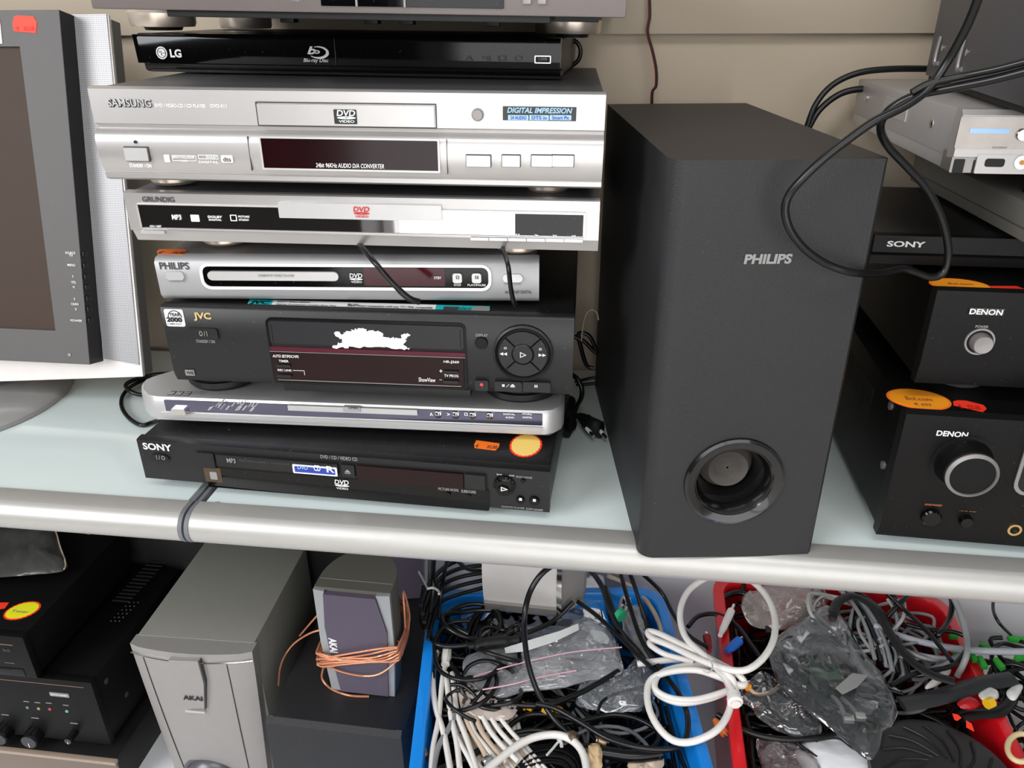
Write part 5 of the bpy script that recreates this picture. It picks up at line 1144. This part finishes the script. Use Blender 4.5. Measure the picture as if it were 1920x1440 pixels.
# --- the silver speaker
p0, p1 = uz(914, 1146, -.325), uz(1045, 1160, -.325); yw = math.atan2(p1.y-p0.y, p1.x-p0.x); Wc = (p1-p0).length
d = Dev('satellite_speaker', 'silver satellite speaker with a curved face, lying on the bags in the blue crate', 'speaker', (p0.x, p0.y, -.325), yw)
Hc = .155
q = MB(); prof = []
for k in range(10):
    t = k/9; prof.append((.0-.016*math.sin(math.pi*t)+.004, Hc*t))
back = [(.07, Hc), (.07, .0)]
q.prism([(y, z) for y, z in prof]+back, 'x', -.004, Wc+.0); d.add('cabinet', q, mat('pearl_silver', 'cfcac6', rough=.32, metal=.35), sharp=25)
d.add('edge_trim', MB().prism([(y-.003, z) for y, z in prof]+[(y+.004, z) for y, z in prof[::-1]], 'x', Wc-.001, Wc+.006), 'chrome')
d.add('base_band', MB().prism([(.003, .0), (-.009, .022), (-.0095, .0235), (.004, .024), (.05, .0)], 'x', -.003, Wc-.001), mat('band_silver', '8f8b87', rough=.3, metal=.5))
d.add('side_cheek', MB().prism([(Wc, .003), (Wc+.034, .040), (Wc+.036, .07), (Wc, .07)], 'z', .0, Hc), mat('cheek_silver', 'aba5a1', rough=.4, metal=.4))
# plugs and bits in the blue crate
def rca(label, a, b, z, m, r=.0042, tip='chrome'):
    p, q_ = uz(*a, z), uz(*b, z); v = q_-p
    d = Dev('phono_plug', label, 'plug', tuple(p)); T = d.i
    d.add('barrel', MB().tube([p-CZ(p), p+v*.35-CZ(p), p+v*.8-CZ(p)], [r*.6, r*.9, r, r], 10, 3), m)
    d.add('tip', MB().tube([p+v*.8-CZ(p), p+v-CZ(p)], r*.4, 8, 1), tip)
    return d
def CZ(p): return p
rca('steel aerial plug with a green ring near the blue rim', (1164, 1152), (1176, 1118), -.315, 'chrome', .0085)
tag(obj('plug_ring', MB().tube(Z(-.313, (1160, 1150), (1167, 1156)), .009, 12, 1), mat('ring_green', '2fae78', rough=.4)), 'green ring at the base of the steel aerial plug', 'ring')
rca('steel aerial plug at the end of the standing black loop', (1066, 1376), (1082, 1390), -.335, mat('aged_steel', 'a08a74', rough=.3, metal=.9), .008)
rca('steel aerial plug lying beside the torn cardboard', (1118, 1388), (1142, 1392), -.34, mat('aged_steel', 'a08a74', rough=.3, metal=.9), .0065)
rca('steel phono plug wedged at the blue side wall', (802, 1420), (790, 1405), -.345, mat('aged_steel', 'a08a74', rough=.3, metal=.9), .006)
rca('steel phono plug among the pale leads', (905, 1432), (922, 1420), -.335, 'chrome', .006)
for k, (u, v) in enumerate(((978, 1322), (990, 1324), (1018, 1330), (1030, 1326), (1044, 1330))):
    tag(obj('plug', MB().tube(Z(-.342, (u, v), (u+9, v+4)), .0048, 10, 1), mat('plug_yellow', 'd89a28', rough=.4)), 'small yellow plug under the zip bag', 'plug', 'yellow plugs under the zip bag')
tag(obj('cardboard_scrap', pillow(Z(-.34, (1102, 1402), (1125, 1396), (1132, 1412), (1128, 1435), (1110, 1450), (1098, 1440)), -.34, .008, wr=.004, sc=60, n=40, rings=6), mat('cardboard', 'd2b48c', rough=.8), sharp=60), 'torn piece of tan cardboard at the front of the blue crate', 'cardboard')
tag(obj('cardboard_scrap', pillow(Z(-.355, (1180, 1432), (1220, 1418), (1245, 1425), (1235, 1450), (1190, 1452)), -.355, .008, wr=.004, sc=60, n=40, rings=6), 'cardboard' if 'cardboard' in M else 'cable_beige', sharp=60), 'second tan scrap half buried under black cables', 'cardboard')
tag(obj('cable_sleeve', MB().tube(Z(-.345, (1090, 1405), (1140, 1412), (1190, 1418), (1240, 1412)), .0075, 10, 5), 'cable_black', sharp=60), 'thick ribbed black sleeve beside the torn cardboard', 'cable')
for u in range(1150, 1212, 6): pass

# --- red crate
cable('audio_cable', 'black cable arching inside the red crate behind the white coil', Z(-.33, (1290, 1175), (1310, 1155), (1345, 1152), (1380, 1172), (1410, 1212), (1435, 1248)), .0034, BK)
cable('audio_cable', 'thick black cable bow high in the red crate corner', Z(-.335, (1345, 1140), (1360, 1118), (1392, 1112), (1420, 1135), (1438, 1175), (1442, 1190)), .0045, BK)
cable('audio_cable', 'black cable rising against the red end wall', Z(-.32, (1388, 1112, -.34), (1400, 1085, -.33), (1418, 1068, -.31), (1470, 1060, -.28)), .0036, BK)
cable('audio_cable', 'black cable sweeping under the clear bag at the front of the red crate', Z(-.34, (1345, 1340), (1400, 1372), (1460, 1386), (1520, 1385), (1570, 1380), (1600, 1400), (1640, 1430)), .0040, BK)
rca('white phono plug pointing up in the red crate', (1350, 1192), (1376, 1134), -.32, 'cable_white', .0055)
rca('blue phono plug below the white one', (1362, 1222), (1392, 1196), -.325, mat('plug_blue', '2a68c8', rough=.35), .0065)
rca('small red phono plug against the red side wall', (1330, 1222), (1324, 1186), -.33, mat('plug_red', 'a01822', rough=.35), .0055)
rca('orange phono plug at the front of the red crate', (1340, 1350), (1364, 1382), -.34, mat('plug_orange', 'e0702a', rough=.4), .0058)
tag(obj('plug', MB().tube(Z(-.325, (1396, 1282), (1404, 1290)), .005, 10, 1), 'tag_amber'), 'amber plug just behind the white plug', 'plug')
cable('lead', 'pale beige lead curving beside the amber plug', Z(-.33, (1402, 1288), (1420, 1302), (1445, 1298), (1462, 1285)), .0026, 'cable_beige')
# bags
for k in range(4):
    o_ = .004*k
    cable('lead', f'{("first", "second", "third", "fourth")[k]} dark lead coiled inside the large clear bag', Z(-.328+.003*k, (1500+9*k, 1215+6*k), (1530+4*k, 1185+8*k), (1575-3*k, 1205+6*k), (1600, 1255+6*k), (1590, 1310+5*k), (1555, 1330-4*k), (1515, 1290-3*k)), .0026, BK, 'cable', 'dark leads inside the large clear bag')
bag('large clear bag of dark leads spread over the red crate, nearest the front', [(1460, 1195), (1500, 1165), (1545, 1135), (1580, 1155), (1612, 1210), (1650, 1260), (1672, 1310), (1680, 1345), (1660, 1380), (1648, 1412), (1625, 1425), (1580, 1385), (1530, 1345), (1480, 1300), (1450, 1255), (1438, 1215)], -.322, .030, film0, .006, 14, 3)
bag('clear bag lying against the far wall of the red crate', [(1395, 1120), (1440, 1095), (1500, 1078), (1545, 1090), (1552, 1130), (1530, 1160), (1480, 1175), (1430, 1180), (1400, 1160)], -.335, .028, clear_film('warm_film', 'c8bab0', .35), .008, 24, 41)
bag('narrow clear bag with dark contents under the large one', [(1385, 1290), (1430, 1262), (1470, 1290), (1520, 1335), (1545, 1368), (1530, 1382), (1470, 1378), (1420, 1345), (1395, 1320)], -.338, .022, film3, .008, 30, 52)
bag('milky bag bottom poking out under the large clear bag', [(1500, 1395), (1560, 1382), (1620, 1400), (1690, 1430), (1700, 1460), (1560, 1465), (1500, 1430)], -.352, .022, clear_film('milk_film', 'eeeef2', .9), .003, 12, 60)
bag('dark wrinkled bag at the front edge of the red crate', [(1425, 1385), (1470, 1392), (1505, 1400), (1560, 1440), (1560, 1460), (1440, 1460), (1420, 1420)], -.352, .02, clear_film('rosy_film', '8a7a7c', .35), .008, 34, 71)
tag(obj('paper_label', MB().prism([tuple(p)[:2] for p in Z(-.300, (1566, 1290), (1598, 1262), (1628, 1266), (1608, 1288), (1580, 1302))], 'z', -.3005, -.3000), 'ink_grey'), 'curved pale paper label on the large clear bag', 'paper')
tag(obj('circuit_board', MB().box(-.018, .018, -.014, .014, 0, .004, .001), mat('board_green', '1c5a30', rough=.4)), 'dark green part inside the large clear bag', 'circuit board').location = uz(1548, 1262, -.325)
for (u, v) in ((1590, 1352), (1612, 1348)):
    o = tag(obj('connector', MB().box(-.006, .006, -.004, .004, 0, .007, .0008), 'ink_grey'), 'small grey connector inside the large clear bag', 'connector', 'connectors in the large clear bag'); o.location = uz(u, v, -.318)
cable('lead', 'grey lead running down inside the large clear bag', Z(-.318, (1560, 1305), (1575, 1322), (1585, 1345)), .003, 'cable_grey'); cable('lead', 'second grey lead inside the large clear bag, ending at a connector', Z(-.318, (1578, 1308), (1598, 1328), (1608, 1345)), .003, 'cable_grey')
# grey and black strands right of the bag
GY = 'cable_grey'
pale = mat('cable_silver', 'a3a4ac', rough=.35)
for k in range(7):
    cable('lead', f'{("first", "second", "third", "fourth", "fifth", "sixth", "seventh")[k]} strand from the bag of the parallel cables arching over the red crate', Z(-.315-.003*(k % 3), (1520+k*14, 1078+k*5), (1560+k*14, 1095+k*7), (1598+k*13, 1130+k*9), (1625+k*12, 1180+k*9), (1640+k*11, 1235+k*7)), .0030, (GY, BK, pale, GY, BK, GY, BK)[k], 'cable', 'parallel strands over the red crate')
for k in range(4):
    cable('lead', f'{("innermost", "second innermost", "second outermost", "outermost")[k]} of the half rings beside the large clear bag', Z(-.322, (1598+k*2, 1150+k*-6), (1590+k*2, 1195), (1602+k*6, 1240+k*3), (1632+k*8, 1275+k*4), (1675+k*6, 1290+k*4)), .0028, (GY, pale, GY, BK)[k], 'cable', 'half rings beside the large clear bag')
cable('flat_cable', 'broad black flat cable arching out of the grey bunch', Z(-.305, (1562, 1150), (1572, 1128), (1600, 1118), (1640, 1140), (1670, 1190), (1700, 1230), (1740, 1262), (1790, 1278)), .0034, 'soft_black', flat=2.)
cable('audio_cable', 'black cable loop standing above the red rim', Z(-.30, (1660, 1160, -.32), (1690, 1128), (1720, 1102), (1750, 1092, -.29), (1775, 1103, -.29), (1785, 1130, -.29), (1780, 1160), (1762, 1188), (1745, 1200, -.32)), .0038, BK)
cable('audio_cable', 'silver grey cable crossing the whole red crate to the frame edge', Z(-.315, (1640, 1172), (1680, 1190), (1730, 1204), (1790, 1216), (1850, 1221), (1930, 1222)), .0046, pale)
cable('audio_cable', 'grey cable dropping from the shelf edge to the silver grey one', Z(-.30, (1775, 1100, -.27), (1790, 1125, -.28), (1802, 1155, -.29), (1812, 1195), (1812, 1230), (1795, 1268, -.33)), .0040, GY)
cable('flat_cable', 'flat grey ribbon running along under the shelf edge', Z(-.27, (1745, 1094), (1790, 1097), (1835, 1105), (1880, 1116), (1930, 1128)), .0022, GY, flat=2.2)
cable('audio_cable', 'black wire ring hanging under the shelf by the crate corner', Z(-.27, (1930, 1106), (1895, 1102), (1868, 1114), (1862, 1140), (1872, 1166), (1895, 1190, -.3)), .0022, BK)
cable('audio_cable', 'black cable slanting from the shelf across the red end wall', Z(-.30, (1625, 1076, -.25), (1650, 1100, -.28), (1690, 1138), (1735, 1180), (1765, 1215), (1785, 1240)), .0030, BK)
cable('audio_cable', 'black cable steep beside the slanting one', Z(-.30, (1662, 1080, -.25), (1672, 1105, -.27), (1678, 1125, -.32), (1680, 1150, -.34)), .0040, BK)
cable('audio_cable', 'black cable bending behind the green connectors', Z(-.31, (1700, 1170), (1740, 1180), (1790, 1185), (1815, 1200), (1808, 1225), (1780, 1250), (1720, 1262), (1670, 1285)), .0032, BK)
cable('flat_cable', 'grey flat strap below the black flat cable', Z(-.325, (1700, 1265), (1740, 1258), (1775, 1245), (1800, 1228)), .0032, pale, flat=1.6)
tag(obj('white_part', pillow(Z(-.33, (1735, 1288), (1755, 1268), (1778, 1250), (1783, 1262), (1765, 1282), (1742, 1292)), -.33, .008, wr=.002, n=40, rings=6), 'cable_white', sharp=60), 'smooth white plastic part between the grey straps', 'plastic part')
cable('flat_cable', 'wide dark band running from the bag towards the yellow connector', Z(-.318, (1690, 1320), (1740, 1312), (1790, 1298), (1840, 1282), (1900, 1272)), .0045, mat('band_dark', '2a2a2c', rough=.35), flat=2.6)
cable('flat_cable', 'dark band looping round the yellow connector', Z(-.325, (1800, 1345), (1830, 1338), (1870, 1335), (1893, 1315), (1895, 1290), (1880, 1275)), .0045, 'band_dark' if 'band_dark' in M else BK, flat=1.8)
# crate beside, with green sockets
gc = Dev('cable_box', 'low white tray of black leads and green sockets beside the red crate', 'tray', (.50, .02, -.62), .0)
gc.add('tub', MB().box(0, .34, 0, .36, 0, .20, .01), 'sticker_white')
tangle('cable_tangle', 'heap of black leads on the white tray beside the red crate', gc, 60, .22, .30, .0030, BK, 77, .34, .36, (.0, .3, -.02, .26), (.03, .09))
tangle('cable_tangle', 'few beige leads on the heap beside the red crate', gc, 5, .29, .33, .0026, 'cable_beige', 78, .34, .36, (.08, .3, .15, .28), (.03, .07))
green = mat('socket_green', '2f9a34', rough=.4)
for k, (u, v, l, a) in enumerate(((1782, 1192, 14, 5), (1836, 1208, 26, 25), (1788, 1222, 16, -30), (1836, 1232, 14, 60), (1866, 1236, 18, 50), (1905, 1234, 30, -10), (1890, 1196, 50, 8), (1822, 1228, 8, 80))):
    z = -.322; c = uz(u, v, z); e = uz(u+l*.8, v+l*.8*math.tan(math.radians(max(min(a, 60), -60))), z)
    hv = (e-c)*.5; o = obj('socket_block', MB().box(-max(hv.length, .005), max(hv.length, .005), -.0034, .0034, -.004, .003, .0006), green); o.location = c+hv; o.rotation_euler = (.1, 0, math.atan2(hv.y, hv.x))
    tag(o, ('small green block on the black cable bend', 'green strip just above the silver grey cable', 'green block below the silver grey cable, by the red rim', 'narrow green block with a dark slot, below the silver grey cable', 'slanted green block beside the narrow one', 'large green block at the frame edge', 'long green strip at the frame edge above the cable', 'tiny green sliver left of the narrow green block')[k], 'socket block')
tag(obj('connector', MB().tube(Z(-.30, (1850, 1320), (1860, 1316)), .0065, 8, 1), mat('plug_gold', 'e0b020', rough=.35)), 'bright yellow connector beside the red crate rim', 'connector')
tag(obj('connector', pillow(Z(-.30, (1836, 1302), (1855, 1290), (1872, 1298), (1868, 1312), (1845, 1314)), -.30, .012, wr=.002, n=36, rings=6), clear_film('frosted', 'd8d8d4', .7), sharp=60), 'frosted clear connector above the yellow one', 'connector')
tag(obj('connector', pillow(Z(-.30, (1888, 1296), (1912, 1284), (1918, 1292), (1905, 1312), (1892, 1310)), -.30, .01, wr=.002, n=36, rings=6), 'zip_tie', sharp=60), 'pale grey connector at the frame edge', 'connector')
cr = [uz(1915+26*math.cos(math.radians(a)), 1402+26*math.sin(math.radians(a)), -.30) for a in range(0, 360, 30)]
cable('rubber_ring', 'beige plastic ring beside the red crate rim', cr, .0032, mat('ring_beige', 'cdb98c', rough=.5), 'ring', closed=True)
# round black fan part at the front corner of the red crate
c = uz(1770, 1455, -.325); d = Dev('fan_guard', 'round black slotted cover at the front corner of the red crate', 'cover', tuple(c))
d.add('disc', MB().lathe([(.078, -.012), (.078, .0), (.070, .004), (.012, .008), (.001, .008)], (0, 0, 0), 'z', 56), mat('cover_black', '232122', rough=.45))
q = MB()
for k in range(16):
    a = 2*math.pi*k/16; q.tube([Vector((.02*math.cos(a), .02*math.sin(a), .0078)), Vector((.045*math.cos(a+.5), .045*math.sin(a+.5), .0062)), Vector((.066*math.cos(a+.8), .066*math.sin(a+.8), .0050))], .0016, 6, 4)
d.add('slots', q, 'soft_black')
for k, P in enumerate((((1786, 1337), (1796, 1339), (1803, 1345), (1796, 1350), (1790, 1348)), ((1812, 1350), (1822, 1356), (1827, 1370), (1812, 1362)))):
    tag(obj('price_tag', MB().prism([tuple(p)[:2] for p in Z(-.300, *P)], 'z', -.3015, -.3005), 'tag_red'), ('upper glowing red corner of a price tag under black straps', 'lower glowing red corner of a price tag under black straps')[k], 'price tag')
tag(obj('red_part', pillow(Z(-.312, (1795, 1318), (1812, 1308), (1830, 1312), (1838, 1322), (1822, 1331), (1802, 1328)), -.312, .012, wr=.001, n=40, rings=6), mat('part_red', '9c1018', rough=.3), sharp=60), 'smooth dark red plastic part between the black straps', 'plastic part')
